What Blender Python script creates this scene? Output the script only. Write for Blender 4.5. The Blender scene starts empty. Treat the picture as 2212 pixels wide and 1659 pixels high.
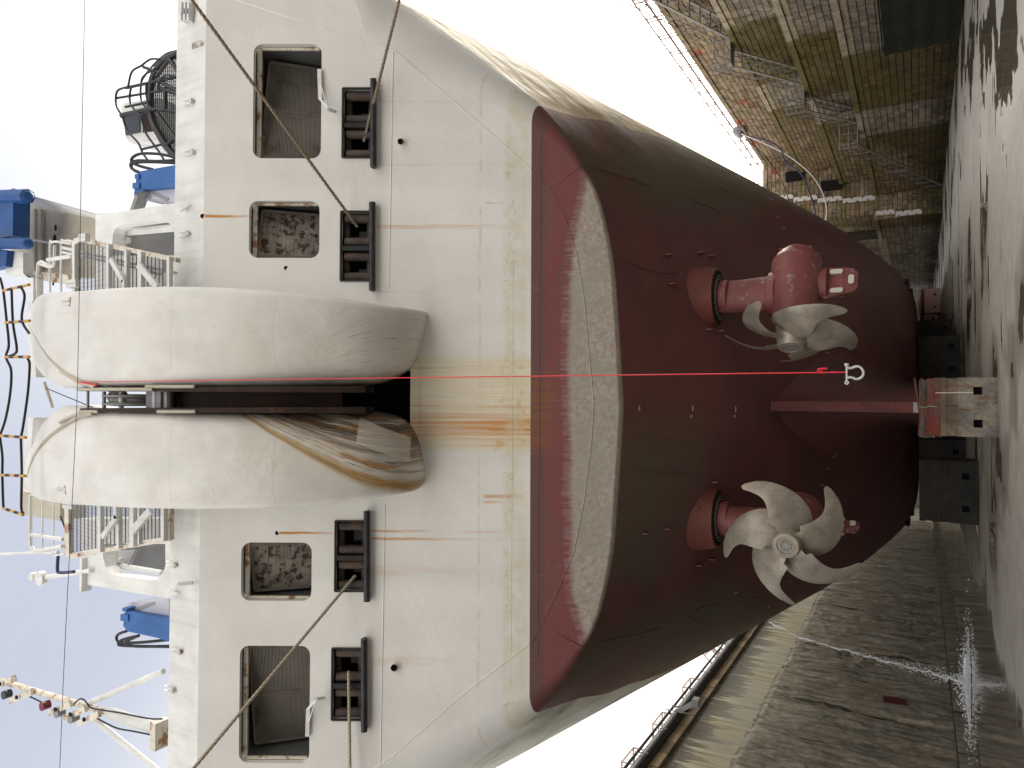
import bpy, math, random
from mathutils import Vector, Matrix, noise as mn
from mathutils.geometry import tessellate_polygon
from mathutils.bvhtree import BVHTree
random.seed(7)
SC = bpy.context.scene
COL = SC.collection
V = Vector
# ------------------------------------------------------------------ camera
F, PW, PH = 1534.0, 2212.0, 1659.0            # focal length and picture size, same units
CAM = V((0, 0, 1.65))
yc = V((-30.5, -879, -F)).normalized()
zc_ = V((-15.5, 2677, -F)); zc_ = (zc_ - yc * zc_.dot(yc)).normalized()
xc = yc.cross(zc_)
def c2w(v): v = V(v); return V((v.dot(xc), v.dot(yc), v.dot(zc_)))
cd = bpy.data.cameras.new('camera'); cam = bpy.data.objects.new('camera', cd); COL.objects.link(cam)
cd.sensor_width = 36; cd.lens = 36 * F / PW; cd.clip_end = 3000; cd.clip_start = .05
R3 = Matrix((c2w((0, -1, 0)), c2w((1, 0, 0)), c2w((0, 0, 1)))).transposed()
cam.matrix_world = Matrix.Translation(CAM) @ R3.to_4x4()
SC.camera = cam
def ray(x, y): return c2w((PH / 2 - y, PW / 2 - x, -F))
def pY(x, y, Y): r = ray(x, y); return CAM + r * (Y / r.y)
def pX(x, y, X): r = ray(x, y); return CAM + r * (X / r.x)
# ------------------------------------------------------------------ light
SUN_AZ, SUN_EL = math.radians(38), math.radians(22)      # azimuth from +Y towards +X
sund = V((math.sin(SUN_AZ) * math.cos(SUN_EL), math.cos(SUN_AZ) * math.cos(SUN_EL), math.sin(SUN_EL)))
sl = bpy.data.lights.new('sun', 'SUN'); so = bpy.data.objects.new('sun', sl); COL.objects.link(so)
sl.energy = 1.3; sl.angle = math.radians(20); sl.color = (1, .93, .82)
so.rotation_euler = (-sund).to_track_quat('-Z', 'Y').to_euler(); so.location = (40, 30, 60)
world = bpy.data.worlds.new("World"); SC.world = world; world.use_nodes = True
SC.view_settings.view_transform = 'Standard'; SC.view_settings.look = 'None'
SC.view_settings.gamma = 1; SC.view_settings.use_curve_mapping = False
SC.view_settings.exposure = 0.86
# ------------------------------------------------------------------ node helpers
class E:
    def __init__(s, n, k): s.n, s.k = n, k
    def __add__(s, o): return s.n.m('ADD', s, o)
    def __radd__(s, o): return s.n.m('ADD', s, o)
    def __sub__(s, o): return s.n.m('SUBTRACT', s, o)
    def __rsub__(s, o): return s.n.m('SUBTRACT', o, s)
    def __mul__(s, o): return s.n.m('MULTIPLY', s, o)
    def __rmul__(s, o): return s.n.m('MULTIPLY', s, o)
    def abs(s): return s.n.m('ABSOLUTE', s)
class NB:
    def __init__(s, nt): s.nt = nt
    def nd(s, t, **kw):
        n = s.nt.nodes.new(t)
        for k, v in kw.items(): setattr(n, k, v)
        return n
    def put(s, sock, v):
        if isinstance(v, E): s.nt.links.new(v.k, sock)
        elif isinstance(v, (tuple, list)) and len(v) == 3 and len(sock.default_value) == 4: sock.default_value = (*v, 1)
        else: sock.default_value = v
    def m(s, op, a, b=None, c=None):
        n = s.nd('ShaderNodeMath', operation=op)
        for i, q in enumerate((a, b, c)):
            if q is not None: s.put(n.inputs[i], q)
        return E(s, n.outputs[0])
    def pos(s): return E(s, s.nd('ShaderNodeNewGeometry').outputs['Position'])
    def nrm(s): return E(s, s.nd('ShaderNodeNewGeometry').outputs['Normal'])
    def objc(s): return E(s, s.nd('ShaderNodeTexCoord').outputs['Object'])
    def gen(s): return E(s, s.nd('ShaderNodeTexCoord').outputs['Generated'])
    def rnd(s): return E(s, s.nd('ShaderNodeObjectInfo').outputs['Random'])
    def attr(s, nm): return E(s, s.nd('ShaderNodeAttribute', attribute_name=nm).outputs['Fac'])
    def xyz(s, v):
        n = s.nd('ShaderNodeSeparateXYZ'); s.put(n.inputs[0], v); return [E(s, o) for o in n.outputs]
    def comb(s, x, y, z):
        n = s.nd('ShaderNodeCombineXYZ')
        for i, q in enumerate((x, y, z)): s.put(n.inputs[i], q)
        return E(s, n.outputs[0])
    def vmul(s, v, k):
        n = s.nd('ShaderNodeVectorMath', operation='MULTIPLY'); s.put(n.inputs[0], v); n.inputs[1].default_value = k; return E(s, n.outputs[0])
    def vdot(s, v, k):
        n = s.nd('ShaderNodeVectorMath', operation='DOT_PRODUCT'); s.put(n.inputs[0], v); n.inputs[1].default_value = k; return E(s, n.outputs['Value'])
    def noise(s, v, sc=1, det=4, ro=.55, st=(1, 1, 1), dist=0):
        if st != (1, 1, 1): v = s.vmul(v, st)
        n = s.nd('ShaderNodeTexNoise'); s.put(n.inputs['Vector'], v)
        n.inputs['Scale'].default_value = sc; n.inputs['Detail'].default_value = det
        n.inputs['Roughness'].default_value = ro; n.inputs['Distortion'].default_value = dist
        return E(s, n.outputs['Fac'])
    def vor(s, v, sc=1, feat='F1', rnd=1.0):
        n = s.nd('ShaderNodeTexVoronoi', feature=feat); s.put(n.inputs['Vector'], v); n.inputs['Scale'].default_value = sc
        n.inputs['Randomness'].default_value = rnd
        return E(s, n.outputs['Distance'])
    def sm(s, v, a, b, lo=0., hi=1.):
        n = s.nd('ShaderNodeMapRange', interpolation_type='SMOOTHSTEP'); s.put(n.inputs[0], v)
        if a > b: a, b, lo, hi = b, a, hi, lo
        for i, q in enumerate((a, b, lo, hi)): n.inputs[i + 1].default_value = q
        return E(s, n.outputs[0])
    def band(s, v, a, b, e): return s.sm(v, a - e, a + e) * s.sm(v, b + e, b - e)
    def mix(s, f, a, b):
        n = s.nd('ShaderNodeMix', data_type='RGBA'); s.put(n.inputs[0], f); s.put(n.inputs[6], a); s.put(n.inputs[7], b)
        return E(s, n.outputs[2])
    def mul(s, a, b, f=1.):
        n = s.nd('ShaderNodeMix', data_type='RGBA', blend_type='MULTIPLY'); s.put(n.inputs[0], f); s.put(n.inputs[6], a); s.put(n.inputs[7], b)
        return E(s, n.outputs[2])
    def gray(s, v): n = s.nd('ShaderNodeCombineColor'); [s.put(n.inputs[i], v) for i in range(3)]; return E(s, n.outputs[0])
def mat(name, fn):
    m = bpy.data.materials.new(name); m.use_nodes = True; nt = m.node_tree; b = NB(nt)
    bs = nt.nodes['Principled BSDF']; d = fn(b)
    b.put(bs.inputs['Base Color'], d['c']); b.put(bs.inputs['Roughness'], d.get('r', .6)); b.put(bs.inputs['Metallic'], d.get('m', 0.))
    b.put(bs.inputs['Specular IOR Level'], d.get('s', .35))
    if 'h' in d:
        bp = b.nd('ShaderNodeBump'); bp.inputs['Distance'].default_value = d.get('hd', .01); bp.inputs['Strength'].default_value = d.get('hs', 1.)
        b.put(bp.inputs['Height'], d['h']); nt.links.new(bp.outputs[0], bs.inputs['Normal'])
    return m
# world: thin bright overcast over a pale blue sky
wb = NB(world.node_tree); bg = world.node_tree.nodes['Background']
sky = wb.nd('ShaderNodeTexSky', sky_type='NISHITA'); sky.sun_disc = False; sky.sun_elevation = SUN_EL; sky.sun_rotation = SUN_AZ
dv = E(wb, wb.nd('ShaderNodeTexCoord').outputs['Generated'])
cs = wb.vdot(dv, sund); dz = wb.xyz(dv)[2]
cl = wb.noise(dv, 1.6, 5, .5, (1, 1, 2.2))
skc = wb.mul(E(wb, sky.outputs[0]), (.072, .072, .072))
cm = wb.m('MINIMUM', wb.m('MAXIMUM', wb.sm(cl, .3, .7, .93, 1.0), wb.sm(cs, .2, .75)), 1.)
glow = wb.m('ADD', wb.sm(cs, .55, 1.0) * .12, wb.sm(cs, .84, 1.0) * .88)
ccol = wb.mix(glow, (.345, .368, .435), (3.6, 3.4, 3.0))
ccol = wb.mix(wb.sm(dz, .84, .40, 0, 1), ccol, wb.mix(glow, (1.35, 1.28, 1.18), (3.6, 3.4, 3.0)))
wb.put(bg.inputs['Color'], wb.mix(cm, skc, ccol)); bg.inputs['Strength'].default_value = 1.0
# ------------------------------------------------------------------ mesh helpers
def tag(o, label=None, cat=None, group=None, kind=None):
    if label: o['label'] = label
    if cat: o['category'] = cat
    if group: o['group'] = group
    if kind: o['kind'] = kind
    return o
def wmat(o):
    m = Matrix.Translation(o.location) @ o.rotation_euler.to_matrix().to_4x4() @ Matrix.Diagonal((*o.scale, 1))
    return wmat(o.parent) @ o.matrix_parent_inverse @ m if o.parent else m
def empty(name, loc, rz=0):
    o = bpy.data.objects.new(name, None); COL.objects.link(o); o.location = loc; o.rotation_euler = (0, 0, rz); o.empty_display_size = .2
    return o
def thing(name, loc, label, cat, group=None, rz=0): return tag(empty(name, loc, rz), label, cat, group)
class MB:
    def __init__(s): s.v = []; s.f = []
    def add(s, vs, fs):
        k = len(s.v); s.v += [tuple(v) for v in vs]; s.f += [tuple(i + k for i in f) for f in fs]; return s
    def box(s, c, d, ax=None):
        c = V(c); X, Y, Z = ax or (V((1, 0, 0)), V((0, 1, 0)), V((0, 0, 1)))
        vs = [c + X * (a * d[0] / 2) + Y * (b * d[1] / 2) + Z * (e * d[2] / 2) for a in (-1, 1) for b in (-1, 1) for e in (-1, 1)]
        return s.add(vs, [(0, 1, 3, 2), (4, 6, 7, 5), (0, 4, 5, 1), (2, 3, 7, 6), (0, 2, 6, 4), (1, 5, 7, 3)])
    def bar(s, a, b, w, h, up=V((0, 0, 1))):
        a, b = V(a), V(b); d = b - a; L = d.length; d.normalize()
        u = up - d * up.dot(d)
        if u.length < 1e-4: u = V((1, 0, 0)) - d * d.x
        u.normalize(); return s.box((a + b) / 2, (L, w, h), (d, u.cross(d), u))
    def tube(s, pts, r, n=8, cap=True, closed=False):
        pts = [V(p) for p in pts]; m = len(pts); rs = r if isinstance(r, (list, tuple)) else [r] * m
        vs = []; up = None
        for i, p in enumerate(pts):
            if closed: t = pts[(i + 1) % m] - pts[i - 1]
            else: t = pts[min(i + 1, m - 1)] - pts[max(i - 1, 0)]
            t.normalize()
            if up is None:
                up = V((0, 0, 1)) if abs(t.z) < .9 else V((1, 0, 0))
            up = (up - t * up.dot(t)).normalized(); q = t.cross(up)
            vs += [p + (up * math.cos(6.2832 * k / n) + q * math.sin(6.2832 * k / n)) * rs[i] for k in range(n)]
        fs = [(i * n + k, i * n + (k + 1) % n, ((i + 1) % m) * n + (k + 1) % n, ((i + 1) % m) * n + k) for i in range(m if closed else m - 1) for k in range(n)]
        if cap and not closed: fs += [tuple(range(n - 1, -1, -1)), tuple(range((m - 1) * n, m * n))]
        return s.add(vs, fs)
    def cyl(s, a, b, r, n=16): return s.tube([a, b], r, n)
    def lathe(s, o, ax, prof, n=24):
        """prof: (distance along ax, radius)"""
        o = V(o); ax = V(ax).normalized(); up = V((0, 0, 1)) if abs(ax.z) < .9 else V((1, 0, 0)); up = (up - ax * up.dot(ax)).normalized(); q = ax.cross(up); m = len(prof)
        vs = [o + ax * a + (up * math.cos(6.2832 * k / n) + q * math.sin(6.2832 * k / n)) * max(r, 1e-3) for a, r in prof for k in range(n)]
        fs = [(i * n + k, i * n + (k + 1) % n, (i + 1) * n + (k + 1) % n, (i + 1) * n + k) for i in range(m - 1) for k in range(n)]
        return s.add(vs, fs + [tuple(range(n - 1, -1, -1)), tuple(range((m - 1) * n, m * n))])
    def sphere(s, c, r, n=12, sc=(1, 1, 1)):
        c = V(c); vs = []; m = n // 2
        for i in range(m + 1):
            th = math.pi * i / m
            for k in range(n): vs.append((c.x + r * sc[0] * math.sin(th) * math.cos(6.2832 * k / n), c.y + r * sc[1] * math.sin(th) * math.sin(6.2832 * k / n), c.z + r * sc[2] * math.cos(th)))
        return s.add(vs, [(i * n + k, (i + 1) * n + k, (i + 1) * n + (k + 1) % n, i * n + (k + 1) % n) for i in range(m) for k in range(n)])
    def grid(s, rows, flip=False, closed=False):
        n = len(rows[0]); m = len(rows); fs = []
        for i in range(m - 1):
            for k in range(n if closed else n - 1):
                f = (i * n + k, i * n + (k + 1) % n, (i + 1) * n + (k + 1) % n, (i + 1) * n + k); fs.append(f[::-1] if flip else f)
        return s.add([p for r in rows for p in r], fs)
    def plate(s, loops, fn, th):
        """loops of 2D points (outer, holes...); fn(u,v,h)->3D; th thickness going to h=-th"""
        L3 = [[V((p[0], p[1], 0)) for p in l] for l in loops]; tri = tessellate_polygon(L3)
        flat = [p for l in loops for p in l]; n = len(flat)
        vs = [fn(p[0], p[1], 0) for p in flat] + [fn(p[0], p[1], -th) for p in flat]
        fs = [tuple(t) for t in tri] + [tuple(i + n for i in reversed(t)) for t in tri]; k = 0
        for l in loops:
            m = len(l); fs += [(k + i, k + (i + 1) % m, k + n + (i + 1) % m, k + n + i) for i in range(m)]; k += m
        return s.add(vs, fs)
    def build(s, name, m, parent=None, smooth=False, kind=None, local=False, label=None, recalc=True):
        me = bpy.data.meshes.new(name); n = len(s.v)
        c = V((0, 0, 0))
        if not local and n:
            mi = [min(v[i] for v in s.v) for i in range(3)]; ma = [max(v[i] for v in s.v) for i in range(3)]
            c = V([(a + b) / 2 for a, b in zip(mi, ma)])
        me.from_pydata([(v[0] - c.x, v[1] - c.y, v[2] - c.z) for v in s.v], [], s.f)
        if recalc:
            import bmesh
            bm = bmesh.new(); bm.from_mesh(me); bmesh.ops.recalc_face_normals(bm, faces=bm.faces); bm.to_mesh(me); bm.free()
        me.materials.append(m)
        if smooth: 
            me.polygons.foreach_set('use_smooth', [True] * len(me.polygons))
            if smooth != 'all': me.set_sharp_from_angle(angle=math.radians(38))
        o = bpy.data.objects.new(name, me); COL.objects.link(o); o.location = c
        if parent:
            o.parent = parent
            if not local: o.matrix_parent_inverse = wmat(parent).inverted()
        if kind: o['kind'] = kind
        if label: o['label'] = label
        return o
def rrect(x0, y0, x1, y1, r, n=5):
    out = []
    for cx, cy, a0 in ((x1 - r, y1 - r, 0), (x0 + r, y1 - r, 90), (x0 + r, y0 + r, 180), (x1 - r, y0 + r, 270)):
        for i in range(n + 1):
            a = math.radians(a0 + 90 * i / n); out.append((cx + r * math.cos(a), cy + r * math.sin(a)))
    return out
def lerp(a, b, t): return a + (b - a) * t
def interp(tab, x):
    if x <= tab[0][0]: return tab[0][1]
    for (a, p), (b, q) in zip(tab, tab[1:]):
        if x <= b: return p + (q - p) * (x - a) / (b - a)
    return tab[-1][1]
def sinterp(tab, x):
    """smooth (Catmull) table"""
    n = len(tab)
    if x <= tab[0][0]: return tab[0][1]
    if x >= tab[-1][0]: return tab[-1][1]
    for i in range(n - 1):
        if x <= tab[i + 1][0]:
            x0, y0 = tab[i]; x1, y1 = tab[i + 1]; h = x1 - x0; t = (x - x0) / h
            m0 = (y1 - tab[i - 1][1]) / (x1 - tab[i - 1][0]) if i > 0 else (y1 - y0) / h
            m1 = (tab[i + 2][1] - y0) / (tab[i + 2][0] - x0) if i < n - 2 else (y1 - y0) / h
            return (2*t**3-3*t**2+1)*y0 + (t**3-2*t**2+t)*h*m0 + (-2*t**3+3*t**2)*y1 + (t**3-t**2)*h*m1
def spline(pts, k=8):
    pts = [V(p) for p in pts]; out = []
    for i in range(len(pts) - 1):
        p0 = pts[max(i - 1, 0)]; p1 = pts[i]; p2 = pts[i + 1]; p3 = pts[min(i + 2, len(pts) - 1)]
        for j in range(k):
            t = j / k
            out.append(.5 * ((2 * p1) + (p2 - p0) * t + (2 * p0 - 5 * p1 + 4 * p2 - p3) * t * t + (3 * p1 - p0 - 3 * p2 + p3) * t ** 3))
    return out + [pts[-1]]
# ------------------------------------------------------------------ transom plane frame
PR = math.radians(29.8); CP, SP = math.cos(PR), math.sin(PR)
X0 = pY(1340, 880, 15.5).x
T0 = pY(1340, 880, 15.5)
TN = V((0, -CP, -SP)); TS = V((0, -SP, CP))
def TQ(w, s, h=0): return T0 + V((w, 0, 0)) + TS * s + TN * h
def TPC(x, y, h=0):
    r = ray(x, y); t = ((T0 + TN * h - CAM).dot(TN)) / r.dot(TN); p = CAM + r * t - (T0 + TN * h)
    return p.x, p.dot(TS)
def TP(x, y, h=0): return TQ(*TPC(x, y, h), h)
def zs(s): return T0.z + TS.z * s
ZWL = TP(1146, 880).z; ZG = TP(1232, 880).z; SKN = TPC(435, 880)[1]; SK2 = TPC(838, 880)[1]
B = 10.2
# ------------------------------------------------------------------ materials
def hull_paint(b):
    P = b.pos(); x, y, z = b.xyz(P); w = x - X0
    h = b.vdot(P, tuple(TN)) - T0.dot(TN)
    tr = 1 - b.attr('side')                                 # near the transom plate
    n1 = b.noise(P, .5, 5); n2 = b.noise(P, 3, 4)
    white = b.mix(b.sm(n1, .35, .7), (.81, .805, .785), (.75, .745, .725))
    # vertical plate strakes, slight tone steps
    white = b.mul(white, b.gray(b.sm(b.noise(P, .8, 1, .5, (1, .05, .05)), .4, .6, .97, 1.02)))
    run = b.noise(P, 1, 5, .6, (9, .12, .12))                # runs of dirt down the plate
    white = b.mix(b.sm(run, .62, .8, 0, .16), white, (.62, .52, .36))
    # rust weeping out of the cable groove
    zt = zs(TPC(886, 880)[1])
    col = b.band(w, -.98, 1.15, .10) * b.band(z, ZWL - .02, zt, .02)
    st = b.noise(P, 1, 6, .62, (16, .25, .25)); st2 = b.noise(P, 1, 5, .6, (30, .6, .6))
    down = b.sm(z, zt, ZWL + .25)
    white = b.mix(col * b.sm(st2, .3, .65, .25, .7), white, (.72, .60, .34))
    white = b.mix(col * b.sm(st, .53, .74) * b.sm(b.noise(P, 1.3, 2), .3, .6, .4, 1) * .8, white, (.58, .27, .07))
    core = b.band(w, -.72, -.14, .16) * b.band(z, ZWL - .02, zt + .1, .05)
    white = b.mix(core * b.sm(st, .36, .6) * (.45 + .55 * down), white, (.60, .25, .05))
    blob = b.band(w, -.95, 1.1, .2) * b.band(z, ZWL + .02, ZWL + .75, .12) * b.sm(b.noise(P, 2.2, 4, .6, (1, 1, 1.4)), .5, .68)
    white = b.mix(blob * .8, white, (.62, .33, .08))
    # thin rust lines under the fairleads
    for wl, z1, z0, wd, s_ in RUSTLINES:
        ww = w + (b.noise(P, 1.2, 2) - .5) * .06
        f = b.sm((ww - wl).abs(), wd, wd * .15) * b.band(z, z0, z1, .06) * b.sm(b.noise(P, 1, 4, .6, (12, .8, .8)), .3, .62) * b.sm(z, z0, z1, .35, 1)
        white = b.mix(b.m('MINIMUM', f * s_, 1.), white, (.58, .28, .07))
    # grimy band above the waterline
    wav = (b.noise(P, 1.4, 3) - .5) * .12
    gb = b.band(z + wav, ZWL + .06, ZWL + .52, .10)
    white = b.mix(gb * b.sm(n2, .35, .62, .15, .55), white, (.66, .60, .42))
    sp = b.band(z + wav, ZWL + .30, ZWL + .52, .05) * b.sm(b.noise(P, 9, 6, .75, (.7, 1, .8)), .50, .68) * b.sm(b.noise(P, .8, 3), .35, .6)
    white = b.mix(sp * .6, white, (.34, .31, .19))
    ln = b.band(z + wav * .3, ZWL + 1.0, ZWL + 1.05, .02) * b.sm(n2, .4, .6)
    white = b.mix(ln * .5, white, (.6, .55, .38))
    # weathered topsides; starboard's warm sunlight is also put into its cream tone
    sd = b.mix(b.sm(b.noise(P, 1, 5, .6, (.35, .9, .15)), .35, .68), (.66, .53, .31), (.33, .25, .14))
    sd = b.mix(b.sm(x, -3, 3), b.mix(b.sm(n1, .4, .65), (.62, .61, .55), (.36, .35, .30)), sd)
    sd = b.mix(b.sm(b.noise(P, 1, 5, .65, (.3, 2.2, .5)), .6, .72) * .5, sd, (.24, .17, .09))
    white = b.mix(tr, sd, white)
    # antifouling
    red = b.mix(b.sm(n1, .35, .65), (.165, .058, .057), (.125, .050, .047))
    hs = b.noise(P, 1, 5, .7, (.6, 3, 14)); scr = b.noise(P, 1, 5, .7, (14, .4, 1.2))
    rt = b.mix(b.sm(hs, .42, .62), (.215, .068, .068), (.18, .085, .080))
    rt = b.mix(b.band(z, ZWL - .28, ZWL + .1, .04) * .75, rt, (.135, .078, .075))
    rt = b.mix(b.sm(scr, .62, .72) * .55, rt, (.27, .20, .19))
    rt = b.mix(b.band(w, -1.0, .8, .3) * b.sm(st2, .4, .6) * b.sm(z, ZWL - .8, ZWL - .1) * .55, rt, (.30, .12, .03))
    growth = b.mix(b.sm(b.noise(P, 9, 7, .75), .36, .64), (.44, .43, .37), (.34, .26, .225))
    growth = b.mix(b.sm(b.noise(P, 1.3, 4), .42, .62) * .55, growth, (.33, .32, .26))
    growth = b.mix(b.sm(b.noise(P, 16, 5, .75), .55, .66) * .5 * b.sm(b.noise(P, .9, 3), .42, .6), growth, (.26, .12, .11))
    gl = z + (b.noise(P, .5, 3) - .5) * .35 + (b.noise(P, 1, 5, .7, (9, 1, 1.6)) - .5) * .20 - b.m('MULTIPLY', b.sm(w.abs(), 3.6, 6.8), -.55)
    edge = b.sm(gl, ZG + .07, ZG - .10)
    fr = b.band(gl, ZG - .12, ZG + .14, .05)
    rt = b.mix(edge, rt, growth); rt = b.mix(fr * b.sm(scr, .4, .6) * .35, rt, (.42, .34, .34))
    trb = b.sm(h, -.12, -.05)
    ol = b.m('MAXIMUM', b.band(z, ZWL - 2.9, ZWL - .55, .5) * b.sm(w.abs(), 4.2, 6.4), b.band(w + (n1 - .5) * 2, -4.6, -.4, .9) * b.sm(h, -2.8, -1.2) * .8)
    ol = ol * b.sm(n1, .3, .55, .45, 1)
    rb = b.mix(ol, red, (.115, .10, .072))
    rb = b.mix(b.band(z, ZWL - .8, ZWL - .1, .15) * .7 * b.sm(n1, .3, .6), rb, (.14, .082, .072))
    rb = b.mix(b.sm(b.noise(P, 1, 5, .65, (2.4, .5, .5)), .55, .7) * .4, rb, (.10, .040, .036))
    rb = b.mix(b.sm(w.abs(), 7.2, 9.4) * b.sm(b.noise(P, 1, 5, .6, (1, .5, 2.2)), .3, .62) * .75, rb, (.21, .19, .135))
    rb = b.mix(b.sm(b.noise(P, 14, 3, .6), .70, .76) * .25, rb, (.2, .12, .11))
    redc = b.mix(trb, rb, rt)
    c = b.mix(b.sm(z, ZWL + .006, ZWL - .006), white, redc)
    bump = n2 * .35 + b.noise(P, .9, 3) * 1.3 + b.noise(P, 14, 3) * .08 + b.noise(P, 1, 2, .5, (.05, 1.1, .02)) * 5 * (1 - tr) * b.sm(z, ZWL, ZWL + .5) * .7 * b.sm(n1, .3, .6)
    return dict(c=c, r=.58, h=bump, hd=.022, s=.3)
RUSTLINES = []
for (px, py0, py1, wd, s_) in ((487, 815, 1140, .045, .6), (492, 815, 1110, .03, .45), (355, 815, 1140, .03, .25), (219, 815, 1060, .03, .25),
        (1147, 803, 1100, .05, .8), (1164, 803, 1140, .05, .8), (1235, 803, 1040, .2, .28), (1428, 800, 1000, .2, .22), (1072, 1045, 1130, .07, .8), (1084, 1045, 1130, .06, .7),
        (467, 442, 536, .05, 1.6), (1151, 603, 722, .045, 1.6), (630, 815, 925, .03, .5), (438, 1050, 1130, .04, .5), (606, 1085, 1140, .03, .4)):
    a = TPC(py0, px); b_ = TPC(py1, px); RUSTLINES.append((a[0], zs(a[1]), zs(b_[1]), wd, s_))
M = {}
M['hull'] = mat('hull_paint', hull_paint)
def painted(c1, c2=None, rust=.3, rc=(.20, .07, .02), sc=3., r=.5, bump=.3, rt=(.58, .70)):
    def fn(b):
        P = b.pos(); n = b.noise(P, sc * .4, 4); col = b.mix(b.sm(n, .35, .65), c1, c2 or tuple(q * .86 for q in c1))
        col = b.mul(col, b.gray(b.sm(b.noise(P, 1, 4, .6, (7, 7, .5)), .4, .75, 1.0, .88)))
        if rust:
            rr = b.sm(b.noise(P, sc, 6, .68), *rt) * rust
            col = b.mix(rr, col, rc)
        return dict(c=col, r=r, h=b.noise(P, 5, 4), hd=.012 * bump, s=.3)
    return fn
M['white'] = mat('white_paint', painted((.79, .80, .79), rust=.25, rt=(.66, .74)))
M['ochre'] = mat('rusty_white_paint', painted((.76, .72, .62), rust=.9, rc=(.28, .11, .03), sc=2.6, rt=(.50, .62)))
M['beige'] = mat('beige_panel_paint', painted((.52, .48, .39), rust=.4, rt=(.66, .75)))
M['grey'] = mat('mid_grey_paint', painted((.34, .34, .34), rust=.1))  # even grey for deck, sheave, knee plates and box bands
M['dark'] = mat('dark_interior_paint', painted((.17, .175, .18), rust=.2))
M['black'] = mat('black_steel_paint', painted((.022, .022, .025), (.045, .044, .048), rust=.5, rc=(.10, .055, .035), sc=4, r=.38, rt=(.55, .75)))
M['roller'] = mat('worn_roller_steel', painted((.05, .045, .045), (.10, .08, .07), rust=.8, rc=(.16, .085, .055), sc=3, r=.42, rt=(.45, .7)))
M['void'] = mat('black_and_unlit_void', lambda b: dict(c=(.006, .006, .008), r=.8))  # near-black stands in for unlit depth of openings; also colours black parts
M['louvre'] = mat('rusty_louvre', painted((.40, .37, .33), (.27, .24, .21), rust=.95, rc=(.07, .025, .012), sc=6, rt=(.50, .56)))
M['louvre2'] = mat('grimy_louvre', painted((.24, .215, .19), (.16, .145, .13), rust=.6, rc=(.07, .035, .02), sc=1.6, rt=(.54, .68)))
M['blue'] = mat('blue_paint', painted((.045, .15, .42), (.035, .12, .34), rust=.2, rt=(.66, .75), r=.45))
M['bluew'] = mat('blue_winch_paint', painted((.01, .06, .22), (.02, .09, .30), rust=.7, rc=(.05, .06, .04), sc=2, rt=(.5, .7), r=.35))
M['lilac'] = mat('pale_grey_blue_paint', painted((.60, .61, .72), rust=.1))
M['brown'] = mat('rust_brown_steel', painted((.040, .020, .014), (.022, .013, .010), rust=.5, rc=(.16, .07, .03), sc=2, r=.65, rt=(.55, .75)))
M['podred'] = mat('red_thruster_paint', lambda b: dict(c=b.mix(b.sm(b.noise(b.pos(), 4, 8, .8), .57, .63) * .75, b.mix(b.sm(b.noise(b.pos(), 1.5, 4), .3, .7), (.235, .068, .066), (.175, .060, .058)), (.32, .29, .26)), r=.5, h=b.noise(b.pos(), 12, 4), hd=.004))
M['cone'] = mat('mount_cone_paint', painted((.17, .050, .036), (.13, .042, .036), rust=.3, rc=(.09, .04, .025)))
def bronze(b):
    P = b.pos(); n = b.noise(P, 2.2, 5, .65); f = b.noise(P, 24, 4, .7)
    c = b.mix(b.sm(n, .35, .65), (.36, .32, .26), (.24, .215, .18)); c = b.mix(b.sm(f, .5, .68) * .45, c, (.46, .43, .36))
    c = b.mix(b.sm(b.noise(P, 60, 2), .62, .7) * .5, c, (.14, .12, .10))
    return dict(c=c, r=.45, m=.35, h=f, hd=.003)
M['bronze'] = mat('nickel_bronze', bronze)
M['anode'] = mat('zinc_anode', lambda b: dict(c=b.mix(b.noise(b.pos(), 30, 4), (.80, .78, .68), (.48, .46, .38)), r=.8, h=b.noise(b.pos(), 40, 3), hd=.01))
M['galv'] = mat('galvanised_steel', lambda b: dict(c=b.mix(b.noise(b.pos(), 6, 4), (.34, .34, .35), (.22, .22, .23)), r=.5, m=.3))
M['shackle'] = mat('galvanised_shackle', lambda b: dict(c=b.mix(b.noise(b.pos(), 40, 4), (.62, .62, .60), (.48, .48, .47)), r=.45, m=.3))
M['redrope'] = mat('red_cord', lambda b: dict(c=(.72, .03, .05), r=.6))
M['ropebrown'] = mat('brown_mooring_rope', lambda b: dict(c=b.mix(b.noise(b.pos(), 20, 4), (.36, .28, .20), (.20, .15, .11)), r=.9, h=b.noise(b.pos(), 120, 2), hd=.004))
M['ropepale'] = mat('pale_mooring_rope', lambda b: dict(c=b.mix(b.noise(b.pos(), 20, 4), (.50, .45, .34), (.34, .29, .21)), r=.9, h=b.noise(b.pos(), 120, 2), hd=.004))
M['rubber'] = mat('black_rubber', lambda b: dict(c=(.018, .018, .02), r=.5))
M['hosew'] = mat('white_hose', lambda b: dict(c=(.72, .71, .68), r=.5))
M['wire'] = mat('antenna_wire', lambda b: dict(c=(.05, .05, .11), r=.5))
M['yellow'] = mat('yellow_paint', lambda b: dict(c=(.62, .36, .10), r=.5))
M['redl'] = mat('dark_red_glass', lambda b: dict(c=(.16, .01, .02), r=.15, s=.6))
M['glass'] = mat('dark_cabin_glass', lambda b: dict(c=(.03, .035, .035), r=.08, s=.6))
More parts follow.
